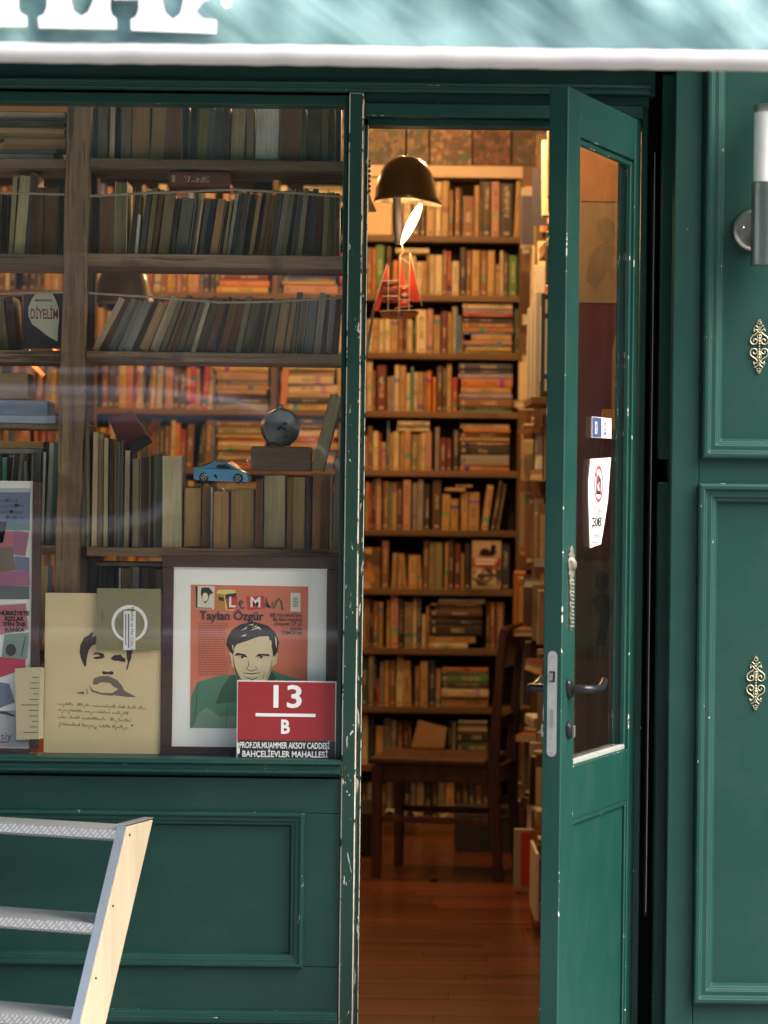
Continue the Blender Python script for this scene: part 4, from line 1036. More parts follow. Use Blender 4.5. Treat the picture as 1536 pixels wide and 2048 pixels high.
# ---- turn the book list into objects: the ~300 that show largest are things, the rest one mass
PHR = {'window top': 'on the top shelf behind the window', 'window second': 'on the second shelf behind the window', 'window third': 'leaning on the third shelf behind the window',
       'window fourth': 'on the wide shelf below the toy car', 'window fifth': 'on the low shelf behind the square card',
       'window second left': 'on the second window shelf left of the post', 'window third left': 'beside the face-out cover left of the post',
       'window fourth left': 'above the framed collage left of the post', 'window top-left pile': 'of the flat pile at top left of the window',
       'window fourth-left pile': 'lying across the books above the framed collage', 'window second top': 'lying across books on the second window shelf',
       'window fifth top': 'lying across the low window shelf books', 'window fourth leaning': 'leaning beside the round metal case in the window',
       'back top': 'on the doorway\'s top shelf', 'back second': 'on the doorway\'s second shelf', 'back third': 'on the doorway\'s third shelf', 'back fourth': 'on the doorway\'s fourth shelf',
       'back fifth': 'on the doorway\'s fifth shelf', 'back sixth': 'on the doorway\'s sixth shelf', 'back seventh': 'on the doorway\'s seventh shelf', 'back eighth': 'on the doorway\'s eighth shelf',
       'back ninth': 'on the doorway\'s ninth shelf', 'back tenth': 'on the shelf just above the chair seat', 'back eleventh': 'on the bottom shelf behind the chair',
       'back third pile': 'of the pile on the doorway\'s third shelf', 'back fourth pile': 'of the pile on the doorway\'s fourth shelf', 'back fifth pile': 'of the pile on the doorway\'s fifth shelf',
       'back eighth pile': 'of the pile on the doorway\'s eighth shelf', 'back ninth pile': 'of the pile on the doorway\'s ninth shelf', 'back tenth pile': 'of the pile just above the chair seat',
       'back second top': 'lying across the doorway\'s second shelf books', 'back fifth top': 'lying across the doorway\'s fifth shelf books', 'back sixth top': 'lying across the doorway\'s sixth shelf books'}
rows = {}
for b in BOOKS: rows.setdefault(b['row'], []).append(b)
for rn_, L_ in rows.items():
    if L_[0]['lay']: L_.sort(key=lambda b: -b['z'])
    else: L_.sort(key=lambda b: b['x'])
    for i, b in enumerate(L_): b['n'] = i + 1; b['of'] = len(L_)
order = sorted([b for b in BOOKS if b['area'] > 0], key=lambda b: -b['area'])
single = set(id(b) for b in order[:305])
mass_c, mass_p = MB(), MB()
for b in BOOKS:
    M = book_matrix(b)
    if id(b) in single:
        c, p_ = MB(), MB(); book_geo(b, c, p_)
        o = c.build('book', M_cover, None, M=M, attr=True)
        q = p_.build('page_block', M_pages, o, M=M, attr=True)
        q.parent = o; q.matrix_parent_inverse = Matrix(); q.matrix_local = Matrix()
        wd = PAL[b['code']][1]
        th = 'thin ' if b['w'] < 0.014 else ('thick ' if b['w'] > 0.036 else '')
        if b['lay']:
            if b['of'] == 1: pos = ''
            else: pos = ', ' + (ordw(b['n']) + ' from top ' if b['n'] > 1 else 'topmost ')
            lab = '%s%s book%s %s' % (th, wd, pos, PHR[b['row']])
        else:
            kd = 'page edges of a book' if b['kind'] == 'pages' else 'spine of a book'
            kd = 'book'
            pos = '' if b['of'] == 1 else ', ' + ('leftmost' if b['n'] == 1 else 'rightmost' if b['n'] == b['of'] else ordw(b['n']) + ' from left')
            lab = '%s%s %s%s %s' % (th, wd, kd, pos, PHR[b['row']])
        tag(o, lab, 'book', 'books on the shelves')
    else:
        c, p_ = MB(), MB(); book_geo(b, c, p_)
        for src, dst in ((c, mass_c), (p_, mass_p)):
            n = len(dst.v); dst.v.extend([tuple(M @ Vector(v)) for v in src.v])
            dst.f.extend([tuple(k + n for k in f) for f in src.f]); dst.c.extend(src.c); dst.uv.extend(src.uv); dst.rn.extend(src.rn)
            dst.m.extend([1 if dst is mass_p else 0] * len(src.f))
n = len(mass_c.v)
mass_c.v.extend(mass_p.v); mass_c.f.extend([tuple(k + n for k in f) for f in mass_p.f]); mass_c.c.extend(mass_p.c); mass_c.uv.extend(mass_p.uv); mass_c.rn.extend(mass_p.rn); mass_c.m.extend(mass_p.m)
o = mass_c.build('packed_books', [M_cover, M_pages], None, attr=True)
tag(o, 'remaining rows of books packed into the far and side bookcases', 'books'); o['kind'] = 'stuff'
print('books', len(BOOKS), 'single', len(single))

# ------------------------------------------------------------------ face-out covers and pictures in the back bookcase
def art_mat(name, cols, scale, seed=0.0, rough=0.6):
    """printed picture: irregular colour patches with dark contour lines"""
    m, nt, p, L = newmat(name)
    v = wpos(nt)
    mp = nt.nodes.new('ShaderNodeVectorMath'); mp.operation = 'ADD'; L(v, mp.inputs[0]); mp.inputs[1].default_value = (seed, seed * 1.7, seed * 0.6)
    nz = nt.nodes.new('ShaderNodeTexNoise'); nz.inputs['Scale'].default_value = scale * 0.6; nz.inputs['Detail'].default_value = 3; L(mp.outputs[0], nz.inputs['Vector'])
    wv = nt.nodes.new('ShaderNodeVectorMath'); wv.operation = 'MULTIPLY_ADD'; L(nz.outputs['Color'], wv.inputs[0]); wv.inputs[1].default_value = (0.12, 0.12, 0.12); L(mp.outputs[0], wv.inputs[2])
    vo = nt.nodes.new('ShaderNodeTexVoronoi'); vo.inputs['Scale'].default_value = scale; L(wv.outputs[0], vo.inputs['Vector'])
    sx = nt.nodes.new('ShaderNodeSeparateColor'); L(vo.outputs['Color'], sx.inputs[0])
    rp = nt.nodes.new('ShaderNodeValToRGB'); rp.color_ramp.interpolation = 'CONSTANT'
    while len(rp.color_ramp.elements) < len(cols): rp.color_ramp.elements.new(0.5)
    for i, c in enumerate(cols):
        rp.color_ramp.elements[i].position = i / len(cols); rp.color_ramp.elements[i].color = (*lin(c), 1)
    L(sx.outputs[0], rp.inputs[0])
    ve = nt.nodes.new('ShaderNodeTexVoronoi'); ve.feature = 'DISTANCE_TO_EDGE'; ve.inputs['Scale'].default_value = scale; L(wv.outputs[0], ve.inputs['Vector'])
    ed = math_(nt, 'LESS_THAN', ve.outputs['Distance'], 0.05)
    sh = noise(nt, scale * 3, 4, mp.outputs[0])
    c = mixc(nt, math_(nt, 'MULTIPLY', sh, 0.6), rp.outputs[0], mixc(nt, 0.6, rp.outputs[0], (0.08, 0.05, 0.03)))
    c = mixc(nt, math_(nt, 'MULTIPLY', ed, 0.6), c, (0.04, 0.03, 0.025))
    L(c, p.inputs['Base Color']); p.inputs['Roughness'].default_value = rough
    return m
zt0, zt1 = PZ(900, 330, YB), PZ(900, 236, YB)
for a, b, cols, sc_, lb in ((560, 858, ['#7d6a48', '#4f5540', '#8f7a56', '#3a4038', '#6b5a40'], 34, 'painted frieze panel of grey-green figures above the helmet lamp'),
                       (860, 944, ['#9a7460', '#4a5a48', '#85584c', '#a88a68', '#5a473e', '#7a6650'], 46, 'crowded pink and green painted panel above the back bookcase'),
                       (946, 1022, ['#54302a', '#74452f', '#8a6a4c', '#34221f', '#664030'], 40, 'dark red painted panel above the back bookcase'),
                       (1024, 1120, ['#6a5038', '#85684a', '#4a3226', '#43493c', '#5c4632'], 38, 'brown painted panel at the right above the back bookcase')):
    t = thing('painted_panel', lb, 'picture', P((a + b) / 2, 330, YB))
    bx('board', art_mat('frieze_%d' % a, cols, sc_, a * 0.37), t, PX(a + 1, 290, YB), PX(b - 1, 290, YB), YB, YB + 0.012, zt0 + 0.002, zt1)
def face_out(name, a, b, y, mat, label, cat='book', lean=0.0, th=0.015):
    t = thing(name, label, cat, P((a[0] + b[0]) / 2, b[1], y))
    pbox('cover', mat, t, a, b, y, y + th)
    return t
t = thing('parchment', 'large pale parchment sheet leaning on the top back shelf', 'sheet', P(758, 470, YB - 0.02))
bx('sheet', plain('parchment_mat', (0.62, 0.47, 0.28), 0.7, 0, 0.25, 12), t, PX(700, 430, YB - .02), PX(784, 430, YB - .02), YB - 0.018, YB - 0.012, ZB[0] + 0.001, PZ(758, 356, YB - .02))
t = face_out('picture_book', (724, 1095), (760, 1177), YB - 0.005, art_mat('tan_drawing', ['#b58a58', '#8a6238', '#5a4028', '#c8a070'], 22, 3.1), 'face-out book with brown drawing at left of the seventh doorway shelf')
t = thing('picture_book', 'face-out book with silhouette, red band and photo strip on the seventh shelf', 'book', P(970, 1177, YB))
pbox('cover', plain('cover_tan', (0.45, 0.36, 0.24), 0.5), t, (944, 1082), (1002, 1177), YB - 0.006, YB + 0.01)
pbox('red_band', plain('cover_red', (0.32, 0.05, 0.04), 0.5), t, (945, 1116), (1001, 1135), YB - 0.0085, YB - 0.0065)
pbox('photo_strip', art_mat('photo_strip', ['#cbb99a', '#3a342c', '#7a6a58', '#e0d0b0'], 40, 7.7), t, (946, 1136), (1001, 1172), YB - 0.0085, YB - 0.0065)
text('lettering', 'ANADOLU\nMASALI', M_white, t, P(973, 1125.5, YB - 0.0095), 0.022, lw=0.8) if False else None
m = MB()
for pl in ([(957, 1110), (963, 1098), (972, 1096), (980, 1102), (990, 1098), (993, 1106), (986, 1112), (970, 1113)], [(980, 1100), (984, 1088), (992, 1092), (990, 1102)]):
    m.prism([P(x, y, YB - 0.0085) for x, y in pl], (0, 0.0015, 0))
m.build('silhouette', M_ink, t)
for k in (1, 2):
    pbox('title_line', M_white, t, (949 + k, 1118 + 7 * (k - 1)), (998 - 4 * k, 1122 + 7 * (k - 1)), YB - 0.0105, YB - 0.0086)
# tilted sheet on the tenth shelf
m = MB(); m.prism([P(x, y, YB - 0.01) for x, y in ((822, 1495), (837, 1440), (894, 1455), (888, 1496))], (0, 0.006, 0))
tag(m.build('tilted_card', plain('kraft_card', (0.34, 0.2, 0.1), 0.7), None), 'tilted brown card on the shelf just above the chair seat', 'card')
# socket strip and cable on the floor by the back bookcase
t = thing('socket_strip', 'white socket strip lying in front of the bottom shelf', 'socket strip', P(802, 1645, YB - 0.1))
bx('housing', plain('ivory_plastic', (0.6, 0.55, 0.45), 0.4), t, PX(771, 1645, YB - .1), PX(834, 1645, YB - .1), YB - 0.1, YB - 0.06, 0.06, 0.105, bevel=0.004)
for q in (779, 797, 820):
    m = MB(); c = P(q, 1643, YB - .1); m.lathe([(0.018, 0), (0.018, 0.0015), (0.001, 0.002)], (c.x, YB - 0.1, 0.083), (0, -1, 0), 16); m.build('socket', M_ink, t)
m = MB(); m.tube([P(x, y, YB - 0.12) for x, y in ((834, 1648), (850, 1645), (870, 1640), (890, 1631), (908, 1620), (915, 1612))], 0.004, 8)
tag(m.build('cable', plain('ivory_cable', (0.6, 0.52, 0.4), 0.5), None, True), 'pale cable trailing up from the socket strip', 'cable')
t = thing('storage_box', 'dark box on the floor behind the chair at right', 'box', P(965, 1690, 4.9))
bx('carcass', plain('dark_box', (0.03, 0.035, 0.04), 0.5), t, PX(912, 1670, 4.9), PX(1025, 1670, 4.9), 4.9, 5.3, 0.0, 0.13, bevel=0.004)
bx('lid', plain('dark_box_lid', (0.05, 0.055, 0.06), 0.45), t, PX(911, 1670, 4.9), PX(1026, 1670, 4.9), 4.895, 5.305, 0.131, 0.15, bevel=0.004)
t = thing('storage_box', 'black box on the floor at the left edge of the doorway', 'box', P(728, 1680, 4.7))
bx('carcass', plain('black_box', (0.015, 0.015, 0.018), 0.5), t, PX(640, 1680, 4.7), PX(747, 1680, 4.7), 4.7, 5.2, 0.0, 0.17, bevel=0.004)
m = MB(); c = P(868, 1764, 3.95); m.lathe([(0.014, 0), (0.016, 0.004), (0.012, 0.010), (0.002, 0.012)], (c.x, c.y, 0.0), (0, 0, 1), 14)
tag(m.build('floor_knob', M_ink, None, True), 'small black knob lying on the floor before the chair', 'floor knob')
t = thing('boxed_book_set', 'grey and red slipcase standing on the floor against the side bookcase', 'slipcase', (0.5, 3.0, 0))
bx('case', plain('grey_case', (0.4, 0.38, 0.34), 0.6), t, 0.468, 0.535, 3.62, 3.66, 0.02, 0.225, bevel=0.002)
bx('red_face', plain('red_case', (0.5, 0.05, 0.04), 0.5), t, 0.49, 0.530, 3.617, 3.619, 0.03, 0.215)
t = thing('leaning_board', 'white and red edged board leaning low against the side bookcase', 'board', (0.51, 2.5, 0))
bx('sheet', plain('white_board_', (0.7, 0.66, 0.58), 0.6), t, 0.492, 0.502, 2.55, 2.95, 0.05, 0.26, bevel=0.001)
bx('red_edge', plain('red_edge_', (0.5, 0.04, 0.04), 0.6), t, 0.4918, 0.5022, 2.5495, 2.95, 0.035, 0.0495)
# posters on the end panel, seen through the door glass
ye = ys0 - 0.002
def poster(name, a, b, mat, label, th=0.003):
    t = thing(name, label, 'poster', P((a[0] + b[0]) / 2, b[1], ye))
    pbox('sheet', mat, t, a, b, ye - th, ye)
    return t
poster('poster', (1150, 262), (1262, 403), plain('faded_map', (0.42, 0.22, 0.095), 0.7, 0, 0.35, 14), 'faded orange map print behind the top of the door glass')
t = poster('poster', (1150, 405), (1264, 606), plain('aged_sheet', (0.34, 0.24, 0.13), 0.6, 0, 0.25, 6), 'tall tan portrait poster behind the door glass')
m = MB(); cxp, cyp = 1212, 460
m.prism([P(cxp + 17 * math.cos(k * math.pi / 9), cyp + 26 * math.sin(k * math.pi / 9), ye - 0.0045) for k in range(18)], (0, 0.001, 0))
m.prism([P(x, y, ye - 0.0045) for x, y in ((1172, 560), (1180, 510), (1200, 488), (1224, 488), (1242, 510), (1250, 560), (1235, 585), (1215, 540), (1190, 580))], (0, 0.001, 0))
m.build('portrait', plain('sepia_ink', (0.24, 0.175, 0.098), 0.7, 0, 0.5, 12), t)
poster('poster', (1146, 609), (1262, 1110), plain('maroon_sheet', (0.13, 0.028, 0.03), 0.5, 0, 0.15, 5), 'plain dark red sheet behind the notice on the door glass')
t = poster('poster', (1150, 1132), (1258, 1298), plain('brown_photo', (0.13, 0.085, 0.045), 0.5, 0, 0.25, 8), 'brown photograph of a standing person behind the lower door glass', 0.006)
m = MB()
for pl in ([(1190, 1170), (1192, 1150), (1202, 1142), (1214, 1146), (1218, 1160), (1214, 1180), (1206, 1186), (1198, 1182)],
           [(1184, 1200), (1196, 1188), (1216, 1188), (1228, 1204), (1230, 1225), (1222, 1228), (1214, 1262), (1212, 1292), (1190, 1290), (1200, 1245), (1196, 1222), (1188, 1216)]):
    m.prism([P(x, y, ye - 0.0075) for x, y in pl], (0, 0.001, 0))
m.build('figure', plain('photo_ink', (0.02, 0.018, 0.016), 0.6), t)
t = thing('cardboard_case', 'tall tan cardboard case at the right behind the door glass', 'case', P(1245, 880, ye))
m = MB(); m.prism([P(x, y, ye - 0.05) for x, y in ((1224, 880), (1226, 700), (1246, 618), (1275, 640), (1275, 880))], (0, 0.045, 0)); m.build('body', plain('card_tan', (0.36, 0.24, 0.11), 0.6, 0, 0.2, 15), t)
t = thing('amber_box', 'small glossy amber box behind the card on the door glass', 'box', P(1222, 840, ye))
m = MB(); m.prism([P(x, y, ye - 0.09) for x, y in ((1206, 818), (1244, 818), (1234, 858), (1200, 858))], (0, 0.035, 0)); m.build('carcass', plain('amber', (0.6, 0.3, 0.06), 0.3, 0, 0.2, 20), t)

# ------------------------------------------------------------------ chair
ch = thing('chair', 'dark wooden chair with panel back facing left inside the doorway', 'chair', (0, 0, 0))
CM = Matrix.Translation(P(750, 1757, 4.06) * 1.0) @ Matrix.Rotation(R(-13), 4, 'Z')
CM = Matrix.Translation((P(752, 1757, 4.06).x, 4.06, 0)) @ Matrix.Rotation(R(-12), 4, 'Z')
ch.matrix_world = CM
def cpart(name, m, bev=0.003): return m.build(name, M_chair, ch, M=CM, bevel=bev)
SD, SW, SH = 0.42, 0.40, 0.435
for yq in (0.0, SW):
    m = MB(); m.prism([(-0.018, yq - 0.018, SH - 0.03), (0.02, yq - 0.018, SH - 0.03), (0.016, yq - 0.018, 0), (-0.014, yq - 0.018, 0)], (0, 0.036, 0)); cpart('leg', m)
    m = MB(); xr = SD
    m.prism([(xr - 0.016, yq - 0.016, SH - 0.02), (xr + 0.020, yq - 0.016, SH - 0.02), (xr + 0.045, yq - 0.016, 0), (xr + 0.012, yq - 0.016, 0)][::-1] if False else
            [(xr + 0.014, yq - 0.016, 0), (xr - 0.006, yq - 0.016, 0.25), (xr - 0.014, yq - 0.016, SH), (xr + 0.004, yq - 0.016, 0.66), (xr + 0.028, yq - 0.016, 0.91), (xr + 0.052, yq - 0.016, 0.91), (xr + 0.034, yq - 0.016, 0.66), (xr + 0.026, yq - 0.016, SH), (xr + 0.030, yq - 0.016, 0.25), (xr + 0.046, yq - 0.016, 0)], (0, 0.032, 0)); cpart('leg', m)
    m = MB(); m.box(0.021, SD - 0.015, yq - 0.010, yq + 0.012, SH - 0.085, SH - 0.026); cpart('seat_rail', m)
    m = MB(); m.box(0.018, SD - 0.008, yq - 0.008, yq + 0.008, 0.20, 0.225); cpart('stretcher', m)
m = MB(); m.box(-0.012, 0.014, 0.019, SW - 0.019, SH - 0.085, SH - 0.026); cpart('seat_rail', m)
m = MB(); m.box(SD - 0.004, SD + 0.018, 0.017, SW - 0.017, SH - 0.085, SH - 0.026); cpart('seat_rail', m)
m = MB(); m.box(SD - 0.002, SD + 0.012, 0.017, SW - 0.017, 0.26, 0.285); cpart('stretcher', m)
m = MB(); m.box(-0.03, SD - 0.017, -0.022, SW + 0.022, SH - 0.025, SH); cpart('seat', m, 0.008)
m = MB(); m.prism([(SD + 0.012, 0.0, 0.76), (SD + 0.028, 0.0, 0.90), (SD + 0.036, 0.0, 0.915), (SD + 0.048, 0.0, 0.915), (SD + 0.046, 0.0, 0.90), (SD + 0.030, 0.0, 0.76)], (0, SW, 0)); m2 = m
o = m.build('crest_panel', M_chair, ch, M=CM @ Matrix.Translation((-0.006, 0, 0.0)) @ Matrix.Diagonal((1.0, 1.0, 1.0, 1)), bevel=0.004)
m = MB(); m.box(SD - 0.002, SD + 0.012, 0.017, SW - 0.017, 0.54, 0.585); cpart('back_rail', m)

# ------------------------------------------------------------------ window display
def flat(m, pl, y, mi, conv, t=0.0003):
    m.poly([conv(*q, y) for q in pl], mi)
def ell(cx, cy, rx, ry, n=18): return [(cx + rx * math.cos(2 * math.pi * k / n), cy + ry * math.sin(2 * math.pi * k / n)) for k in range(n)]
def stroke(pts, w):
    """open polyline -> ribbon polygon"""
    L_, R_ = [], []
    for i, p in enumerate(pts):
        a, b = pts[max(0, i - 1)], pts[min(len(pts) - 1, i + 1)]
        dx, dy = b[0] - a[0], b[1] - a[1]; q = math.hypot(dx, dy) or 1
        ww = w * (0.5 if i in (0, len(pts) - 1) else 1)
        L_.append((p[0] - dy / q * ww, p[1] + dx / q * ww)); R_.append((p[0] + dy / q * ww, p[1] - dx / q * ww))
    return L_ + R_[::-1]
Cm = lambda h, r=0.6, v=0.08, s=25: plain('print_' + h.strip('#'), h, r, 0, v, s)
YD = 0.085
# framed magazine cover
fr = thing('framed_magazine_cover', 'dark wood frame with white mat around an orange magazine cover in the window', 'framed picture', P(498, 1513, YD))
M_fr = wood('frame_wood', (0.045, 0.022, 0.018), (0.085, 0.042, 0.034), 0.45, 'x', 1.0, 0.15)
fx0, fx1, fz0, fz1 = PX(323, 1310, YD), PX(676, 1310, YD), zs + 0.001, PZ(498, 1112, YD)
ix0, ix1, iz0, iz1 = PX(346, 1310, YD), PX(652, 1310, YD), PZ(498, 1494, YD), PZ(498, 1136, YD)
yf = YD - 0.006
bx('frame_side', M_fr, fr, fx0, ix0, yf, YD + 0.014, iz0, iz1, bevel=0.002)
bx('frame_side', M_fr, fr, ix1, fx1, yf, YD + 0.014, iz0, iz1, bevel=0.002)
bx('frame_side', M_fr, fr, fx0, fx1, yf, YD + 0.014, iz1 + 0.0005, fz1, bevel=0.002)
bx('frame_side', M_fr, fr, fx0, fx1, yf, YD + 0.014, fz0, iz0 - 0.0005, bevel=0.002)
bx('mat_board', plain('mat_board', (0.88, 0.88, 0.85), 0.8, 0, 0.03), fr, ix0 - 0.002, ix1 + 0.002, YD, YD + 0.004, iz0 - 0.002, iz1 + 0.002)
sA = 4.518
cA = lambda x, y, d: P(340 + x / sA, 1120 + y / sA, d)
pm = MB(); y1 = YD - 0.0006
PO = ['#d3755a', '#4a7a64', '#2f5546', '#e3cfa8', '#2a2426', '#e9dcc0', '#ded6c0', '#b8892e', '#c23a38', '#6f8f7d', '#8c4a3a', '#dccf7a']
def A(pl, mi, lev): pm.poly([cA(x, y, y1 - lev * 0.00022) for x, y in pl], mi)
A([(190, 222), (1250, 240), (1236, 1525), (180, 1518)], 0, 0)
A([(180, 1518), (190, 1232), (250, 1100), (420, 1052), (590, 1030), (700, 1150), (880, 1090), (920, 985), (1000, 1030), (1150, 1075), (1242, 1102), (1237, 1525)], 1, 1)
A([(200, 1518), (260, 1380), (330, 1330), (460, 1420), (640, 1400), (640, 1518)], 9, 1.5)
A([(410, 1300), (470, 1150), (545, 1045), (595, 1040), (600, 1180), (590, 1285)], 2, 2)
A([(640, 1090), (760, 1180), (890, 1090), (915, 1000), (960, 1060), (860, 1250), (640, 1250)], 2, 2)
A([(535, 840), (562, 830), (590, 985), (562, 965)], 3, 3); A([(930, 865), (975, 832), (962, 935), (925, 965)], 3, 3)
A([(560, 740), (575, 900), (590, 985), (625, 1080), (690, 1150), (760, 1170), (850, 1120), (895, 1050), (925, 930), (928, 780), (905, 670), (700, 690)], 3, 4)
A([(520, 700), (560, 632), (640, 580), (760, 560), (880, 590), (950, 650), (985, 740), (972, 835), (938, 880), (922, 800), (905, 745), (890, 688), (800, 692), (700, 730), (605, 760), (580, 800), (572, 860), (545, 830), (508, 765)], 4, 5)
for a in ([(640, 640), (700, 600), (690, 620)], [(720, 640), (800, 600), (830, 632), (790, 620)], [(700, 590), (760, 575), (750, 590)], [(640, 690), (690, 668), (680, 690)], [(560, 770), (572, 770), (572, 830)], [(950, 690), (965, 720), (962, 800), (955, 760)], [(900, 740), (915, 720), (918, 780)], [(740, 612), (780, 590), (786, 600)]):
    A(a, 5, 6)
for a in ([(578, 866), (608, 838), (680, 852), (704, 884), (640, 862)], [(768, 876), (800, 848), (890, 850), (906, 870), (830, 864)]): A(a, 4, 6)
for cx2 in (652, 824):
    A(ell(cx2, 880, 30, 11), 5, 6); A(ell(cx2, 880, 12, 11), 4, 7)
    A(stroke([(cx2 - 34, 882), (cx2, 868), (cx2 + 34, 880)], 3), 4, 7.5)
for s_, w_ in (([(705, 900), (712, 950), (690, 985), (735, 1005), (785, 985), (770, 960)], 3.2), ([(568, 870), (582, 960), (620, 1060), (648, 1090)], 4), ([(925, 900), (905, 990), (870, 1070)], 3), ([(660, 1020), (740, 1030), (812, 1018)], 5), ([(690, 1060), (745, 1084), (790, 1058)], 4), ([(610, 1010), (640, 1080)], 3), ([(855, 1020), (838, 1070)], 3.5), ([(540, 850), (556, 940)], 3), ([(965, 850), (945, 930)], 3), ([(250, 1110), (240, 1300), (215, 1500)], 3), ([(470, 1160), (430, 1290)], 4), ([(520, 1320), (510, 1500)], 4)):
    A(stroke(s_, w_), 4, 8)
A([(672, 1026), (740, 1036), (800, 1026), (772, 1058), (710, 1060)], 5, 9)
# masthead
A([(225, 232), (402, 238), (400, 446), (232, 440)], 6, 1)
A([(228, 234), (250, 236), (248, 430), (234, 438)], 4, 2); A([(285, 250), (350, 246), (395, 300), (360, 310), (345, 360), (318, 395), (290, 350), (278, 300)], 4, 2); A(ell(318, 335, 26, 40), 5, 3)
A(stroke([(250, 432), (380, 436)], 8), 4, 3)
A([(420, 290), (440, 270), (585, 268), (605, 300), (600, 440), (560, 460), (440, 440)], 11, 2); A([(420, 300), (490, 312), (500, 452), (438, 438)], 7, 3)
A([(498, 312), (605, 296), (600, 330), (500, 356)], 4, 4); A([(500, 340), (610, 326), (600, 440), (520, 450)], 8, 3.5)
A([(440, 330), (486, 340), (486, 375), (440, 362)], 4, 4)
A([(690, 330), (850, 322), (858, 438), (700, 452)], 8, 3)
for s_, w_ in (([(870, 340), (868, 430), (890, 400), (905, 430), (925, 380), (930, 440)], 9), ([(940, 440), (960, 380), (985, 350), (1005, 380), (1015, 450), (1040, 440)], 9), ([(612, 380), (640, 400), (660, 376), (636, 366), (625, 400), (650, 438), (680, 430)], 8)):
    A(stroke(s_, w_), 2, 5)
A([(1090, 295), (1180, 298), (1178, 468), (1088, 464)], 6, 2)
for k in range(6): A([(1112, 340 + k * 15), (1158, 341 + k * 15), (1158, 349 + k * 15), (1112, 348 + k * 15)], 9, 3)
rnd = random.Random(9)
for k in range(30):
    y_ = 572 + k * 16; r_ = 530 if k < 3 or k > 18 else 505 - 10 * abs(math.sin(k))
    x_ = 252
    while x_ < r_ - 6:
        w2 = min(rnd.uniform(14, 50), r_ - x_); A([(x_, y_), (x_ + w2, y_ + 0.5), (x_ + w2, y_ + 6), (x_, y_ + 5.5)], 10, 2); x_ += w2 + 5
pm.build('printed_cover', [Cm(h) for h in PO], fr)
def tA(body, x, y, size, mat, al='CENTER', bold=0.0, sx=1.0, lev=10): return text('lettering', body, mat, fr, cA(x, y, y1 - lev * 0.00022), size / sA / SC(YD), al, sx=sx, bold=bold, ext=0.0)
M_navy = Cm('#2b2a38')
tA('Taylan Özgür', 556, 508, 108, M_navy, bold=0.0007, sx=0.98)
tA('L', 560, 385, 130, M_white, bold=0.0008); tA('M', 772, 386, 130, M_white, bold=0.0008)
for k, s_ in enumerate(("'68 Hareketi'nin", 'ilk faili meçhul', 'cinayeti 27 yıl', 'sonra', "TEMİR'de")):
    tA(s_, 1192, 500 + k * 40, 46, M_navy, 'RIGHT', 0.0002)
#bx('picture_glass', M_dglass, fr, ix0, ix1, YD - 0.0052, YD - 0.0042, iz0, iz1)

# stencil portrait print
st = thing('portrait_print', 'cream card with black stencil portrait and handwriting leaning in the window', 'print', P(205, 1512, YD))
sB = 5.69
cB = lambda x, y, d: P(80 + x / sB, 1160 + y / sB, d)
bx('card', plain('cream_card', (0.68, 0.53, 0.30), 0.7, 0, 0.12, 7), st, PX(89, 1350, YD), PX(322, 1350, YD), YD, YD + 0.006, zs + 0.001, PZ(205, 1187, YD))
m = MB()
def Bq(pl, mi): m.poly([cB(x, y, YD - 0.0004 - 0.0001 * mi) for x, y in pl], mi)
Bq([(450, 820), (460, 740), (500, 655), (560, 625), (580, 600), (605, 595), (592, 650), (650, 630), (650, 720), (590, 750), (555, 800), (535, 880), (525, 970), (510, 995), (490, 950), (465, 890)], 0)
Bq([(985, 795), (1045, 795), (1040, 890), (1020, 930), (992, 1030), (980, 1020), (1000, 930), (985, 880)], 0)
Bq([(590, 850), (640, 820), (720, 835), (738, 870), (712, 892), (640, 902), (595, 886), (640, 872), (690, 866), (655, 846)], 0)
Bq([(803, 892), (840, 856), (920, 848), (942, 880), (975, 895), (965, 938), (900, 922), (830, 916)], 0)
Bq([(703, 1050), (720, 1036), (770, 1046), (820, 1036), (842, 1056), (822, 1080), (770, 1072), (720, 1077)], 0)
Bq([(600, 1185), (610, 1122), (680, 1092), (780, 1090), (880, 1140), (932, 1200), (962, 1262), (1098, 1332), (1000, 1332), (850, 1312), (828, 1282), (892, 1242), (832, 1212), (800, 1172), (700, 1162), (640, 1192)], 1)
Bq([(553, 1182), (600, 1252), (700, 1284), (850, 1286), (832, 1318), (700, 1306), (590, 1272)], 1)
Bq([(400, 1286), (500, 1268), (502, 1302)], 1); Bq([(530, 1240), (542, 1240), (538, 1305), (528, 1300)], 1)
rnd = random.Random(31)
for (yb_, words) in ((1405, ((200, 380), (415, 565), (595, 850), (880, 960), (985, 1080), (1110, 1200))), (1475, ((205, 480), (515, 620), (640, 790), (820, 1000))), (1555, ((205, 300), (340, 445), (480, 740), (800, 1020))), (1635, ((210, 450), (480, 640), (670, 800), (820, 990)))):
    for a, b in words:
        pts = []; x_ = a; k = 0
        while x_ < b:
            hgt = rnd.choice([14, 16, 18, 34, 40, -26 if rnd.random() < .3 else 16])
            sl = (x_ - 200) * 0.055
            pts.append((x_, yb_ + sl + 14)); pts.append((x_ + 8, yb_ + sl + 14 - hgt)); x_ += rnd.uniform(14, 24); k += 1
        pts.append((b, yb_ + (b - 200) * 0.055 + 10))
        for q0, q1 in zip(pts, pts[1:]): Bq(stroke([q0, q1], 3.6), 2)
Bq(ell(1048, 1655, 10, 10), 2)
m.build('stencil_print', [Cm('#33291f'), Cm('#6e6259'), Cm('#4d3f2e')], st)
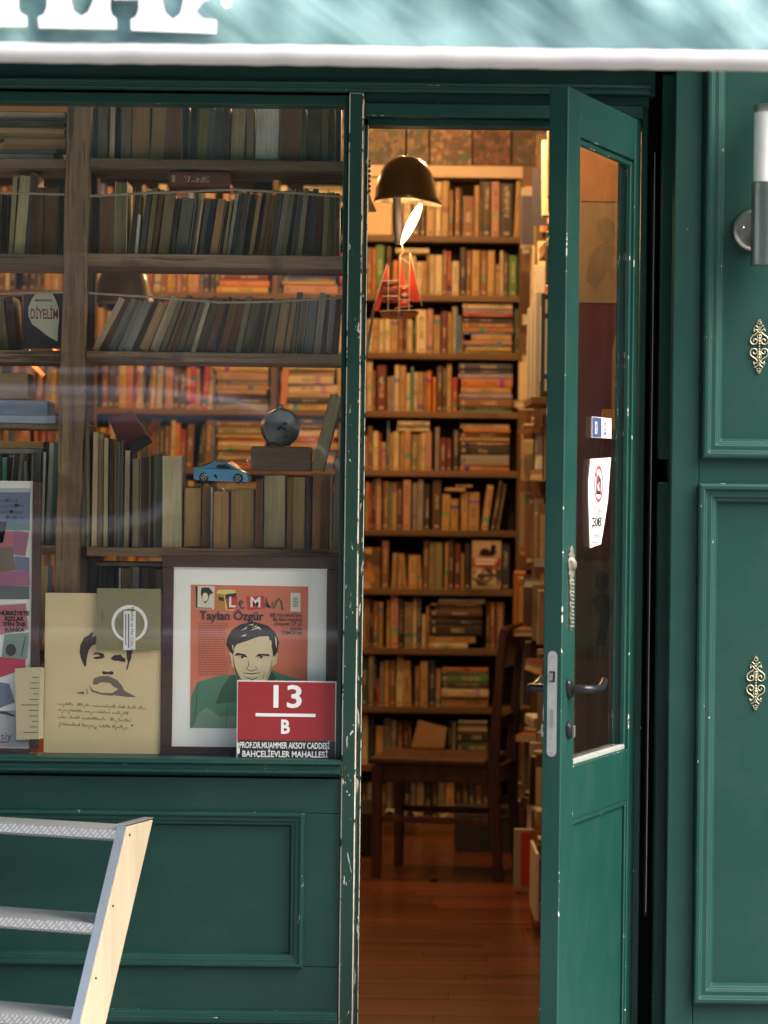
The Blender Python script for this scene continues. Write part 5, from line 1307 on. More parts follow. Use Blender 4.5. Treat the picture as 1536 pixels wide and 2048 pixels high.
# olive card
oc = thing('square_card', 'olive square card with white ring overlapping the cream portrait print', 'card', P(257, 1300, YD - 0.01))
pbox('card', plain('olive_card', (0.235, 0.215, 0.115), 0.7, 0, 0.1, 10), oc, (193, 1177), (321, 1300), YD - 0.012, YD - 0.009)
m = MB(); cO = lambda x, y, d=YD - 0.0124: P(x, y, d); n = 40
for k in range(n):
    a0, a1 = 2 * math.pi * k / n, 2 * math.pi * (k + 1) / n
    m.poly([cO(259 + 36 * math.cos(a0), 1247 + 37 * math.sin(a0)), cO(259 + 36 * math.cos(a1), 1247 + 37 * math.sin(a1)), cO(259 + 30 * math.cos(a1), 1248 + 31 * math.sin(a1)), cO(259 + 30 * math.cos(a0), 1248 + 31 * math.sin(a0))])
m.build('ring', M_white, oc)
pbox('title_strip', M_white, oc, (247, 1222), (271, 1300), YD - 0.0142, YD - 0.0128)
o = text('lettering', 'Manhur ve Har Cian, Aş', M_ink, oc, (0, 0, 0), 0.0112, ext=0.0)
o.data.transform(Matrix.Identity(4))
o.matrix_world = Matrix.Translation(P(264.5, 1261, YD - 0.0146)) @ Matrix.Rotation(R(90), 4, 'Y') @ Matrix.Rotation(R(90), 4, 'X')
m = MB()
for (a, b, c, d) in ((256, 1228, 258.5, 1296), (250.5, 1228, 252.5, 1290)): m.poly([P(a, b, YD - 0.0145), P(c, b, YD - 0.0145), P(c, d, YD - 0.0145), P(a, d, YD - 0.0145)], 0)
for s_ in ([(206, 1218), (205, 1230), (209, 1234), (204, 1238), (207, 1245)], [(285, 1184), (284, 1190)]): m.poly([P(x, y, YD - 0.0124) for x, y in stroke(s_, 0.9)], 0)
m.build('pen_marks', Cm('#5a5a66'), oc)

# house number plate
hn = thing('house_number_plate', 'red and black house number plate at the window corner', 'number plate', P(572, 1519, 0.03))
pbox('plate', M_white, hn, (473.5, 1362), (672, 1519), 0.026, 0.034)
pbox('red_field', plain('plate_red', (0.30, 0.025, 0.03), 0.3, 0, 0.1, 10), hn, (475.5, 1364), (670, 1481), 0.0248, 0.0262)
pbox('black_field', plain('plate_black', (0.022, 0.022, 0.026), 0.35, 0, 0.1, 10), hn, (475.5, 1481.4), (670, 1517.5), 0.0246, 0.0262)
M_pw = plain('plate_white', (0.85, 0.85, 0.85), 0.35, 0, 0.03)
def tH(body, px, py, hpx, w=None, bold=0.0, sx=1.0): 
    return text('lettering', body, M_pw, hn, P(px, py, 0.0243), hpx / 0.73 / 850, 'CENTER', sx=sx, bold=bold, ext=0.0)
o13 = tH('13', 570.5, 1395.5, 46, sx=0.80, bold=0.0014)
tH('B', 570, 1455, 28, sx=0.86, bold=0.0016)
pbox('bar', M_pw, hn, (511, 1427), (631, 1433.5), 0.0238, 0.0247, 0.0003)
o = tH('PROF.DR.MUAMMER AKSOY CADDESİ', 569, 1491.5, 12.4, sx=0.70, bold=0.0004)
def fitw(o, px):
    bpy.context.view_layer.update()
    w = o.dimensions.x; tgt = px / 850
    o.scale = (o.scale[0] * tgt / w, o.scale[1], o.scale[2])
fitw(o13, 57)
fitw(o, 181)
o = tH('BAHÇELİEVLER MAHALLESİ', 570, 1509, 12.4, sx=0.8, bold=0.0005); fitw(o, 172)
m = MB(); m.poly([P(x, y, 0.0240) for x, y in ((474.5, 1484), (478, 1487), (477, 1494), (480, 1499), (479, 1507), (474.5, 1509))]); m.build('torn_spot', M_pw, hn)

# framed collage at the left, folded leaflet, tall olive book
co = thing('framed_collage', 'dark framed collage of leaflets and photographs at the left of the window', 'framed picture', P(30, 1505, YD))
gx0, gx1 = PX(-140, 1240, YD), PX(80, 1240, YD)
bx('frame_side', M_fr, co, PX(63, 1240, YD), gx1, yf, YD + 0.01, zs + 0.012, PZ(40, 962, YD), bevel=0.002)
bx('frame_side', M_fr, co, gx0, PX(63, 1240, YD) - 0.0005, yf, YD + 0.01, zs + 0.001, PZ(40, 1497, YD), bevel=0.002)
bx('backing', M_white, co, gx0, PX(63, 1240, YD) - 0.001, YD, YD + 0.006, PZ(40, 1497, YD) + 0.0005, PZ(40, 962, YD))
sC = 3.25
cC = lambda x, y, d: P(x / sC, 900 + y / sC, d)
m = MB()
def Cq(pl, mi, lev=1): m.poly([cC(x, y, YD - 0.0004 * lev) for x, y in pl], mi)
Cq([(-300, 250), (198, 248), (195, 530), (-300, 540)], 0, 1); Cq([(-300, 275), (195, 275), (192, 480), (-300, 480)], 1, 2); Cq([(-300, 480), (192, 480), (190, 522), (-300, 520)], 2, 2)
Cq([(-200, 450), (45, 465), (20, 605), (-200, 590)], 3, 3)
Cq([(-100, 520), (92, 530), (95, 680), (-100, 640)], 4, 3); Cq([(92, 525), (190, 535), (165, 690), (90, 680)], 5, 4)
Cq([(-100, 640), (80, 630), (100, 780), (-100, 800)], 6, 5); Cq([(95, 690), (190, 700), (190, 785), (95, 780)], 1, 4)
Cq([(-200, 790), (190, 785), (195, 880), (-200, 890)], 5, 5); Cq([(-200, 885), (190, 885), (190, 970), (-200, 970)], 7, 4)
Cq([(-60, 1010), (170, 995), (188, 1170), (-60, 1215)], 0, 6); Cq([(-60, 1015), (166, 1001), (182, 1165), (-60, 1208)], 4, 7)
Cq([(30, 1200), (190, 1185), (175, 1360), (10, 1345)], 8, 6); Cq(ell(70, 1300, 34, 40), 9, 8); Cq(stroke([(165, 1210), (140, 1340)], 6), 9, 8)
Cq([(-60, 1340), (165, 1360), (165, 1420), (-60, 1500)], 10, 8); Cq([(-60, 1500), (60, 1520), (95, 1640), (-60, 1700)], 1, 7)
Cq([(-200, 1700), (190, 1690), (185, 1930), (-200, 1930)], 0, 4); Cq(stroke([(-60, 1700), (40, 1710), (95, 1730)], 10), 9, 9)
Cq([(-60, 1893), (48, 1893), (48, 1902), (-60, 1902)], 10, 9)
rnd = random.Random(8)
for (x_a, x_b, y_) in ((0, 120, 330), (10, 160, 365), (0, 150, 405), (20, 170, 440)):
    pts = []; x_ = x_a
    while x_ < x_b: pts += [(x_, y_ + 8), (x_ + 6, y_ - rnd.uniform(4, 16))]; x_ += rnd.uniform(8, 16)
    Cq(stroke(pts, 2), 11, 4)
m.build('clippings', [Cm(h) for h in ('#b4b4b8', '#6d7690', '#4f7d82', '#34383c', '#b06a74', '#9c6480', '#75695c', '#5d6468', '#7c918c', '#3a2f33', '#b53a58', '#39455f')], co)
for k, s_ in enumerate(('HÜRRİYETE', 'KIZLAR', 'DİN İNE', 'KANKA')):
    text('lettering', s_, M_ink, co, cC(90 + k * 2, 1062 + k * 36, YD - 0.0036), 0.0135, bold=0.0006, ext=0.0)
text('lettering', 'siy', Cm('#4a4a4e'), co, cC(40, 1862, YD - 0.0024), 0.026, ext=0.0)
lf = thing('folded_leaflet', 'small folded cream leaflet standing before the framed collage', 'leaflet', P(56, 1480, YD - 0.02))
m = MB(); m.prism([P(x, y, YD - 0.022) for x, y in ((30, 1337), (81, 1334), (76, 1478), (33, 1480))], (0, 0.0006, 0)); m.build('front_leaf', plain('cream_leaf', (0.55, 0.47, 0.30), 0.8, 0, 0.08, 10), lf)
m = MB(); m.prism([P(81, 1334, YD - 0.022), P(88, 1336, YD - 0.008), P(86, 1476, YD - 0.008), P(76.5, 1478, YD - 0.022)], (0.0006, 0, 0)); m.build('rear_leaf', plain('cream_leaf_b', (0.55, 0.47, 0.30), 0.8, 0, 0.08, 10), lf)
m = MB()
for k, (a, b) in enumerate(((64, 78), (60, 78), (61, 78), (66, 78), (60, 77), (42, 77), (58, 76), (58, 76), (64, 76), (60, 75), (47, 75))):
    y_ = 1354 + k * 11; m.poly([P(a, y_, YD - 0.0226), P(b, y_, YD - 0.0226), P(b, y_ + 1.6, YD - 0.0226), P(a, y_ + 1.6, YD - 0.0226)])
m.build('printed_lines', Cm('#5b5140'), lf)
for (pl, mat, lb, cat, yy2) in (([(76, 1132), (96, 1131), (92, 1240), (82, 1300), (76, 1300)], Cm('#8f7f50'), 'worn olive booklet standing between collage and cream print', 'booklet', 0.12),
                           ([(96, 1131), (106, 1132), (104, 1190), (96, 1195)], Cm('#3c4660'), 'narrow dark blue booklet behind the worn olive one', 'booklet', 0.124)):
    m = MB(); m.prism([P(x, y, yy2) for x, y in pl[:2]] + [P(x, y, yy2) for x, y in pl[2:]], (0, 0.003, 0)); tag(m.build('booklet', mat, None), lb, cat)

# the face-out cover on the left
dy = thing('face_out_book', 'black book cover with pale leaf shape and red title left of the post', 'book', P(86, 696, YW))
pbox('cover', plain('black_cover', (0.02, 0.016, 0.022), 0.35), dy, (48, 586), (127, 697), YW - 0.012, YW + 0.004)
m = MB(); sD = 4.518
m.poly([P(x / sD, 560 + y / sD, YW - 0.0126) for x, y in ((330, 120), (470, 118), (505, 180), (530, 260), (535, 350), (525, 440), (518, 555), (420, 500), (350, 440), (290, 400), (258, 330), (255, 250), (275, 200), (300, 150))]); m.build('leaf_shape', Cm('#b9b59f'), dy)
o = text('lettering', 'DİYELİM', Cm('#7a2530'), dy, P(88.5, 629, YW - 0.0131), 0.034, sx=0.50, bold=0.0005, ext=0.0)
text('lettering', 'MEMLEKETİM İÇİN', M_ink, dy, P(87, 601, YW - 0.0131), 0.0068, sx=0.7, bold=0.0003, ext=0.0)
# cardboard carton and dusty box files at the left
t = thing('carton', 'small brown cardboard carton at the left edge of the window', 'carton', P(25, 795, YW + .02))
pbox('carcass', plain('carton_card', (0.28, 0.19, 0.10), 0.8, 0, 0.15, 8), t, (-80, 746), (56, 797), YW + 0.02, YW + 0.16, 0.002)
for k, (a, b, c, lb) in enumerate((((-120, 800), (96, 829), '#6f7b92', 'upper grey-blue flat box lying at the left of the window'), ((-120, 830), (112, 846), '#9aa6b8', 'lower pale blue flat box lying at the left of the window'))):
    t = thing('flat_box', lb, 'box', P(0, b[1], YW)); pbox('carcass', plain('flatbox%d' % k, c, 0.6), t, a, b, YW + 0.01, YW + 0.18, 0.002)
bx('shelf', M_old, wb, PX(-420, 850, YW), PX(120, 850, YW), YW + 0.01, YW + 0.22, PZ(40, 858, YW), PZ(40, 847.5, YW), bevel=0.002)

# wooden brick, round metal case, tilted red book, toy car
wk = pbox('wooden_brick', wood('old_brick_wood', (0.07, 0.045, 0.03), (0.17, 0.11, 0.07), 0.8, 'x', 1.0, 0.5), None, (502, 893), (623, 942), YW + 0.005, YW + 0.11, 0.003)
tag(wk, 'rough brown wooden block lying across the window books', 'wooden block')
rc = thing('round_metal_case', 'round dark metal case standing on the wooden block', 'metal case', P(560, 892, YW + 0.03))
RM = Matrix.Translation(P(563, 855, YW + 0.035)) @ Matrix.Rotation(R(22), 4, 'Z')
M_tin = plain('grey_tin', (0.12, 0.13, 0.14), 0.38, 0.6, 0.35, 40, 0.15)
m = MB(); m.lathe([(0.001, 0.040), (0.040, 0.040), (0.043, 0.030), (0.044, 0.004), (0.0465, 0.002), (0.0465, -0.004), (0.043, -0.006), (0.041, -0.003), (0.038, -0.0045), (0.001, -0.005)], (0, 0, 0), (0, 1, 0), 40); m.build('drum', M_tin, rc, True, M=RM)
for (a, b, r) in ((0.006, 0.010, 0.005), (-0.010, -0.004, 0.004), (0.004, -0.004, 0.003), (-0.006, 0.0, 0.003), (0.010, -0.022, 0.004)):
    m = MB(); m.lathe([(r, 0), (r, 0.006), (r * 0.4, 0.008)], (a, -0.005, b), (0, -1, 0), 10); m.build('key', M_ink, rc, True, M=RM)
m = MB(); m.tube([(-0.006, 0.015, 0.045), (-0.006, 0.015, 0.055), (0.006, 0.015, 0.055), (0.006, 0.015, 0.045)], 0.003, 8); m.build('loop', M_tin, rc, True, M=RM)
for sx_ in (-0.02, 0.02):
    m = MB(); m.tube([(sx_, 0.01, -0.036), (sx_ * 1.3, 0.008, -0.0445)], 0.003, 8); m.build('foot', M_tin, rc, True, M=RM)
tb = thing('tilted_book', 'dark red hardback tipped diagonally above the window books', 'book', P(262, 860, YW + .06))
m = MB(); m.prism([P(x, y, YW + 0.06) for x, y in ((216, 836), (264, 822), (306, 884), (268, 908), (246, 905))], (0, 0.008, 0)); m.build('cover', Cm('#5e2022', 0.35), tb)
m = MB(); m.prism([P(x, y, YW + 0.052) for x, y in ((246, 905), (268, 908), (306, 884), (296, 872), (276, 874), (262, 890))], (0, 0.007, 0)); m.build('corner_wrap', Cm('#26251f', 0.25), tb)
# toy car
tc = thing('toy_car', 'light blue toy sports car standing on the window books', 'toy car', P(446, 968, YW + 0.02))
LC = 112 / SC(YW + .02)
TM = Matrix.Translation(P(446, 966, YW + 0.045)) @ Matrix.Rotation(R(-9), 4, 'Z') @ Matrix.Rotation(R(1.5), 4, 'Y')
M_car = plain('toy_blue', (0.10, 0.33, 0.56), 0.25, 0.1, 0.06, 30, 0, coat=0.5)
M_cwin = plain('toy_window', (0.02, 0.025, 0.03), 0.2)
prof = [(-0.50, 0.10, 0.28, 0.40), (-0.44, 0.07, 0.33, 0.42), (-0.30, 0.06, 0.345, 0.44), (-0.15, 0.06, 0.36, 0.43), (0.0, 0.06, 0.355, 0.42), (0.15, 0.06, 0.32, 0.41), (0.28, 0.06, 0.28, 0.42), (0.40, 0.06, 0.22, 0.40), (0.48, 0.07, 0.15, 0.33), (0.50, 0.08, 0.11, 0.28)]
m = MB(); hw = 0.052; rings = []
for x, zl, zu, wd in prof:
    w_ = wd / 0.42 * hw * 0.5 * 1.05
    zl, zu, x_ = zl * LC * 0.55, min(zu, 0.26) * LC, x * LC
    zm = zl + (zu - zl) * 0.45
    rings.append(m.pts([(x_, -w_ * 0.95, zl), (x_, -w_, zm), (x_, -w_ * 0.93, zu * 0.94), (x_, -w_ * 0.7, zu), (x_, w_ * 0.7, zu), (x_, w_ * 0.93, zu * 0.94), (x_, w_, zm), (x_, w_ * 0.95, zl)]))
for q, w in zip(rings, rings[1:]):
    for j in range(8): m.face((q[j], q[(j + 1) % 8], w[(j + 1) % 8], w[j]))
m.face(rings[0]); m.face(rings[-1][::-1])
m.build('body', M_car, tc, True, M=TM)
m = MB(); hb, ht = 0.245 * LC, 0.375 * LC
bt = [(-0.40, 0.85), (0.30, 0.85)]; tp = [(-0.14, 0.6), (0.06, 0.6)]
wq = hw * 0.5
lo_ = m.pts([(-0.42 * LC, -wq * .88, hb), (0.30 * LC, -wq * .82, hb * .97), (0.30 * LC, wq * .82, hb * .97), (-0.42 * LC, wq * .88, hb)])
hi_ = m.pts([(-0.16 * LC, -wq * .62, ht), (0.08 * LC, -wq * .6, ht), (0.08 * LC, wq * .6, ht), (-0.16 * LC, wq * .62, ht)])
m.face(hi_); 
for k in range(4): m.face((lo_[k], lo_[(k + 1) % 4], hi_[(k + 1) % 4], hi_[k]))
m.build('cabin', M_car, tc, False, M=TM, bevel=0.0015)
m = MB()
m.poly([(0.105 * LC, -wq * .57, ht * .985), (0.275 * LC, -wq * .72, hb * 1.04), (0.275 * LC, wq * .72, hb * 1.04), (0.105 * LC, wq * .57, ht * .985)])
o = m.build('windscreen', M_cwin, tc, M=TM @ Matrix.Translation((0.0035, 0, 0.003)))
m = MB(); m.poly([(-0.10 * LC, -wq * .775, hb * 1.07), (-0.09 * LC, -wq * .735, ht * .84), (0.06 * LC, -wq * .70, ht * .90), (0.20 * LC, -wq * .78, hb * 1.06)]); m.build('side_window', M_cwin, tc, M=TM @ Matrix.Translation((0, -0.0035, 0)))
m = MB(); m.poly([(-0.38 * LC, -wq * .6, hb * 1.10), (-0.36 * LC, wq * .6, hb * 1.10), (-0.19 * LC, wq * .5, ht * .94), (-0.19 * LC, -wq * .5, ht * .94)]); m.build('engine_cover', M_cwin, tc, M=TM @ Matrix.Translation((-0.002, 0, 0.0035)))
m = MB(); m.prism([(-0.14 * LC, -wq * 1.07, 0.13 * LC), (-0.10 * LC, -wq * 1.07, 0.16 * LC), (-0.06 * LC, -wq * 1.07, 0.10 * LC), (-0.08 * LC, -wq * 1.07, 0.07 * LC)], (0, 0.001, 0)); m.build('side_intake', M_cwin, tc, M=TM)
for x in (-0.31, 0.31):
    for s_ in (-1, 1):
        m = MB(); m.lathe([(0.085 * LC, 0), (0.092 * LC, 0.002), (0.092 * LC, 0.008), (0.085 * LC, 0.010)], (x * LC, s_ * wq * 1.06 - s_ * 0.009 if s_ > 0 else s_ * wq * 1.08, 0.092 * LC), (0, 1, 0), 20)
        wh = m.build('wheel', plain('toy_tyre', (0.015, 0.015, 0.016), 0.7), tc, True, M=TM)
        m = MB(); m.lathe([(0.058 * LC, 0), (0.05 * LC, 0.0012), (0.012 * LC, 0.0004), (0.010 * LC, 0.0015), (0.001, 0.0018)], (x * LC, s_ * wq * 1.08 + (0.0 if s_ < 0 else 0.002), 0.092 * LC), (0, s_, 0), 16); m.build('rim', M_zinc, wh, True, M=TM)
        for k in range(5):
            a = 2 * math.pi * k / 5 + 0.3
            m = MB(); m.prism([(x * LC + 0.018 * LC * math.cos(a - .5), s_ * wq * 1.085, 0.092 * LC + 0.018 * LC * math.sin(a - .5)), (x * LC + 0.05 * LC * math.cos(a - .32), s_ * wq * 1.085, 0.092 * LC + 0.05 * LC * math.sin(a - .32)), (x * LC + 0.05 * LC * math.cos(a + .32), s_ * wq * 1.085, 0.092 * LC + 0.05 * LC * math.sin(a + .32)), (x * LC + 0.018 * LC * math.cos(a + .5), s_ * wq * 1.085, 0.092 * LC + 0.018 * LC * math.sin(a + .5))], (0, s_ * 0.0012, 0)) if s_ < 0 else None
            if s_ < 0: m.build('spoke_gap', M_cwin, wh, M=TM)
# loose wire spectacles under the car
m = MB()
for pts in ([(430, 975), (438, 970), (446, 978), (452, 985), (458, 980)], [(446, 984), (455, 972), (470, 966), (480, 975), (472, 984)], [(468, 962), (480, 966), (486, 968)], [(447, 921), (450, 917), (454, 922)], [(482, 922), (487, 914), (494, 920), (497, 928)]):
    m.tube([P(x, y, YW + 0.012) for x, y in pts], 0.0012, 6)
tag(m.build('loose_wire', M_steel, None, True), 'tangled bent wire lying around the toy car', 'wire')

# ------------------------------------------------------------------ hanging things inside
YH = 2.6
M_helm = plain('helmet_enamel', (0.075, 0.055, 0.030), 0.3, 0.1, 0.25, 14, 0, coat=0.3)
M_inner = plain('shade_inside', (0.5, 0.42, 0.28), 0.5)
def helmet(c, w, label, yaw=0.0):
    """steel-helmet lamp shade: domed crown, flared brim lower on one side; c = top of the crown"""
    t = thing('helmet_lamp', label, 'lamp', c)
    m = MB(); n = 40; rings = []
    pr = [(0.02, 0.0), (0.20, -0.012), (0.42, -0.05), (0.60, -0.115), (0.74, -0.21), (0.83, -0.32), (0.88, -0.42), (0.93, -0.50), (1.0, -0.56)]
    for r, h in pr:
        ring = []
        for k in range(n):
            a = 2 * math.pi * k / n
            fl = max(0, (-h - 0.40) / 0.16)
            rr = r * w / 2 * (1 + 0.08 * fl * math.cos(a))
            ring.append((c.x + rr * math.cos(a), c.y + rr * 0.88 * math.sin(a), c.z + h * w * 1.16 - 0.02 * w * fl * math.cos(a) ** 2 - 0.05 * w * fl * max(0, math.cos(a))))
        rings.append(m.pts(ring))
    for q, v in zip(rings, rings[1:]):
        for j in range(n): m.face((q[j], q[(j + 1) % n], v[(j + 1) % n], v[j]))
    m.face(rings[0])
    o = m.build('shade', [M_helm, M_inner], t, True)
    s_ = o.modifiers.new('thick', 'SOLIDIFY'); s_.thickness = 0.003; s_.material_offset = 1; s_.offset = -1
    m = MB(); m.tube([(c.x, c.y, 3.1), (c.x, c.y, c.z - 0.01)], 0.003, 8); m.build('cord', M_ink, t, True)
    return t
hc = P(812, 311, YH); HWD = 138 / SC(YH)
hl = helmet(hc, HWD, 'dark olive steel-helmet lamp hanging in the doorway')
m = MB(); m.tube([P(793, 380, YH), P(794, 405, YH), P(797, 490, YH)], [0.014, 0.013, 0.012], 12); m.build('stem', M_ink, hl, True)
def bulb_mat(name, col, s): 
    return plain(name, (0.9, 0.8, 0.6), 0.4, 0, 0.0, 10, 0, emit=col, es=s)
M_glow = bulb_mat('ornament_glow', (1.0, 0.72, 0.34), 4.0)
gb = thing('glowing_ornament', 'slanted leaf-shaped ornament with an added glow hanging under the helmet', 'lamp', P(820, 450, YH - .02))  # hanging object that catches lamplight, drawn with an added glow
m = MB(); a_, b_ = P(842, 408, YH - .02), P(803, 488, YH - .02)
m.tube([a_.lerp(b_, t) for t in (0, .12, .3, .5, .7, .88, 1)], [0.003, 0.009, 0.013, 0.0135, 0.012, 0.007, 0.002], 14); m.build('bulb', M_glow, gb, True)
m = MB(); m.tube([hc + Vector((0.02, 0, -0.09)), P(842, 400, YH - .02), a_], 0.002, 6); m.build('cord', M_ink, gb, True)
pl_ = bpy.data.lights.new('added_glow', 'POINT'); pl_.energy = 1.2; pl_.color = (1, 0.62, 0.30); pl_.shadow_soft_size = 0.03  # added light to go with the ornament's made-up glow
po = bpy.data.objects.new('added_glow', pl_); COL.objects.link(po); po.location = P(826, 450, YH - 0.08); po.parent = gb; po.matrix_parent_inverse = gb.matrix_world.inverted()
helmet(P(248, 521, 2.3), 128 / SC(2.3), 'second helmet lamp seen through the window shelf gap')

# toy sailing ship on a string
ts = thing('toy_ship', 'small wooden toy sailing ship with red sails hanging below the lamp', 'toy ship', P(795, 640, YH))
M_hull = plain('ship_hull', (0.42, 0.17, 0.05), 0.35, 0, 0.2, 30, 0, coat=0.4)
M_sail = plain('red_sail', (0.55, 0.05, 0.025), 0.4, 0, 0.12, 20)
M_sail2 = plain('dark_red_sail', (0.16, 0.03, 0.02), 0.4, 0, 0.15, 20)
k_ = 1 / SC(YH)
m = MB(); c0 = P(797, 632, YH); rings = []
for t, hw_, zb_, zt_ in ((-38, 2, 6, 10), (-34, 8, -3, 8), (-20, 12, -6, 7), (0, 13, -7, 7), (22, 12, -6, 7), (34, 8, -2, 8), (40, 1, 5, 11)):
    x_ = c0.x + t * k_
    rings.append(m.pts([(x_, c0.y - hw_ * k_, c0.z + zt_ * k_), (x_, c0.y - hw_ * 0.7 * k_, c0.z + zb_ * k_), (x_, c0.y + hw_ * 0.7 * k_, c0.z + zb_ * k_), (x_, c0.y + hw_ * k_, c0.z + zt_ * k_)]))
for q, v in zip(rings, rings[1:]):
    for j in range(4): m.face((q[j], q[(j + 1) % 4], v[(j + 1) % 4], v[j]))
m.face(rings[0]); m.face(rings[-1]); m.build('hull', M_hull, ts, True)
for q in (783, 791, 803):
    m = MB(); m.lathe([(0.0035, 0), (0.0035, 0.002), (0.001, 0.002)], P(q, 629, YH - 0.0215), (0, -1, 0), 8); m.build('porthole', M_ink, ts)
def sail(name, pl, dy, mat, belly=0.004):
    mm = MB(); pts = [P(x, y, YH + dy) for x, y in pl]; cen = sum(pts, Vector()) / len(pts) + Vector((0, -belly, 0))
    i = mm.pts(pts); c_ = mm.pts([cen])[0]
    for q in range(len(i)): mm.face((i[q], i[(q + 1) % len(i)], c_))
    o = mm.build(name, mat, ts); s_ = o.modifiers.new('t', 'SOLIDIFY'); s_.thickness = 0.0008
sail('sail', [(774, 528), (747, 622), (757, 623), (770, 580), (777, 545)], 0.002, M_sail)
sail('sail', [(819, 503), (818, 560), (815, 602), (836, 604), (843, 600), (832, 560)], 0.0, M_sail)
sail('sail', [(801, 520), (798, 560), (796, 615), (806, 605), (808, 560)], 0.006, M_sail)
for (a, b, c, d, mt) in ((766, 562, 797, 572, M_sail2), (763, 575, 795, 590, M_sail2), (767, 592, 794, 606, M_sail2), (800, 573, 816, 583, M_sail), (800, 588, 817, 598, M_sail2), (798, 601, 818, 612, M_sail)):
    sail('sail', [(a, b), (c, b + 1), (c + 1, d), (a - 1, d)], -0.004, mt)
M_rig = plain('rigging', (0.75, 0.65, 0.45), 0.5)
for pts in (((777, 532), (776, 622)), ((800, 512), (798, 625)), ((820, 505), (818, 622)), ((805, 490), (806, 503), (799, 515)), ((799, 515), (820, 527)), ((820, 505), (844, 612)), ((774, 528), (744, 624)), ((764, 562), (798, 561)), ((798, 572), (818, 571)), ((764, 592), (797, 592)), ((797, 598), (820, 600)), ((758, 622), (840, 620)), ((790, 616), (826, 612))):
    m = MB(); m.tube([P(x, y, YH - 0.008) for x, y in pts], 0.0009, 6); m.build('rigging', M_rig, ts, True)
m = MB(); m.tube([P(803, 488, YH - .02), P(806, 502, YH - .008)], 0.0016, 6); m.build('hanging_cord', M_rig, ts, True)
# ornament strings at the left edge of the doorway
ho = thing('hanging_tassel', 'dark bead string with grey tassel hanging at the doorway\'s left edge', 'tassel', P(738, 300, 2.0))
m = MB()
for k in range(7): c = P(736, 322 + k * 10, 2.0); m.lathe([(0.001, -0.008), (0.008, -0.004), (0.009, 0), (0.008, 0.004), (0.001, 0.008)], c, (0, 0, 1), 10)
m.build('beads', M_black, ho, True)
m = MB()
for k in range(9):
    a = (k - 4) * 1.9; m.tube([P(737, 385, 2.0), P(740 + a * 0.3, 402, 2.0), P(745 + a, 424, 2.0 + 0.004 * (k % 3))], 0.0022, 5)
m.build('tassel', plain('grey_thread', (0.3, 0.27, 0.22), 0.9), ho, True)
m = MB(); m.tube([P(747, 618, 2.2), P(742, 650, 2.2), P(736, 690, 2.2), P(730, 730, 2.2)], 0.0045, 8)
tag(m.build('curved_rod', M_steel, None, True), 'thin bent metal rod at the doorway\'s left edge', 'rod')

# lit lamps of the shop: shaded pendants above the door head plus the small bulb seen through the window
def pendant(x, y, z, power, label, soft=0.05, on=True):
    t = thing('pendant_lamp', label, 'lamp', (x, y, z))
    m = MB(); m.lathe([(0.012, 0.10), (0.03, 0.09), (0.075, 0.05), (0.10, 0.0)], (x, y, z), (0, 0, 1), 24); o = m.build('shade', M_helm, t, True); s_ = o.modifiers.new('t', 'SOLIDIFY'); s_.thickness = 0.002
    m = MB(); m.tube([(x, y, 3.1), (x, y, z + 0.09)], 0.003, 8); m.build('cord', M_ink, t, True)
    m = MB(); m.lathe([(0.001, -0.035), (0.02, -0.028), (0.029, -0.008), (0.022, 0.014), (0.013, 0.03), (0.013, 0.06)], (x, y, z), (0, 0, 1), 16); m.build('bulb', bulb_mat('pendant_bulb', (1, 0.7, 0.36), 30), t, True)
    l = bpy.data.lights.new('lamp', 'POINT'); l.energy = power; l.color = (1.0, 0.53, 0.21); l.shadow_soft_size = soft
    lo = bpy.data.objects.new('lamp', l); COL.objects.link(lo); lo.location = (x, y, z - 0.045); lo.parent = t; lo.matrix_parent_inverse = t.matrix_world.inverted()
    return t
pendant(0.28, 3.3, 2.76, 15.0, 'pendant lamp hidden above the doorway near the helmet lamp')
pendant(0.05, 4.45, 2.95, 15, 'pendant lamp hidden above the doorway further back')
pendant(-1.0, 4.3, 2.93, 11, 'pendant lamp deep in the shop left of the doorway')
pendant(0.22, 0.36, 2.62, 9.0, 'pendant lamp just inside the door head')
sbp = P(52, 706, 1.4)
t = thing('bulb_on_arm', 'small glowing bulb on an orange bent arm behind the window', 'lamp', sbp)
m = MB(); m.lathe([(0.001, -0.014), (0.010, -0.010), (0.0135, 0), (0.010, 0.010), (0.001, 0.014)], sbp, (0, 0, 1), 16); m.build('bulb', bulb_mat('tiny_bulb', (1, 0.75, 0.42), 12), t, True)
m = MB(); m.tube([P(x, y, 1.42) for x, y in ((150, 745), (125, 715), (105, 690), (85, 670), (66, 661), (48, 664), (42, 680), (44, 695), (52, 715), (66, 730), (88, 752))], 0.007, 8); m.build('arm', plain('copper_arm', (0.6, 0.22, 0.06), 0.35, 0.4, 0.3, 60), t, True)
l = bpy.data.lights.new('tiny', 'POINT'); l.energy = 0.6; l.color = (1, 0.55, 0.25); l.shadow_soft_size = 0.02
lo = bpy.data.objects.new('tiny', l); COL.objects.link(lo); lo.location = sbp + Vector((0, -0.03, 0)); lo.parent = t; lo.matrix_parent_inverse = t.matrix_world.inverted()

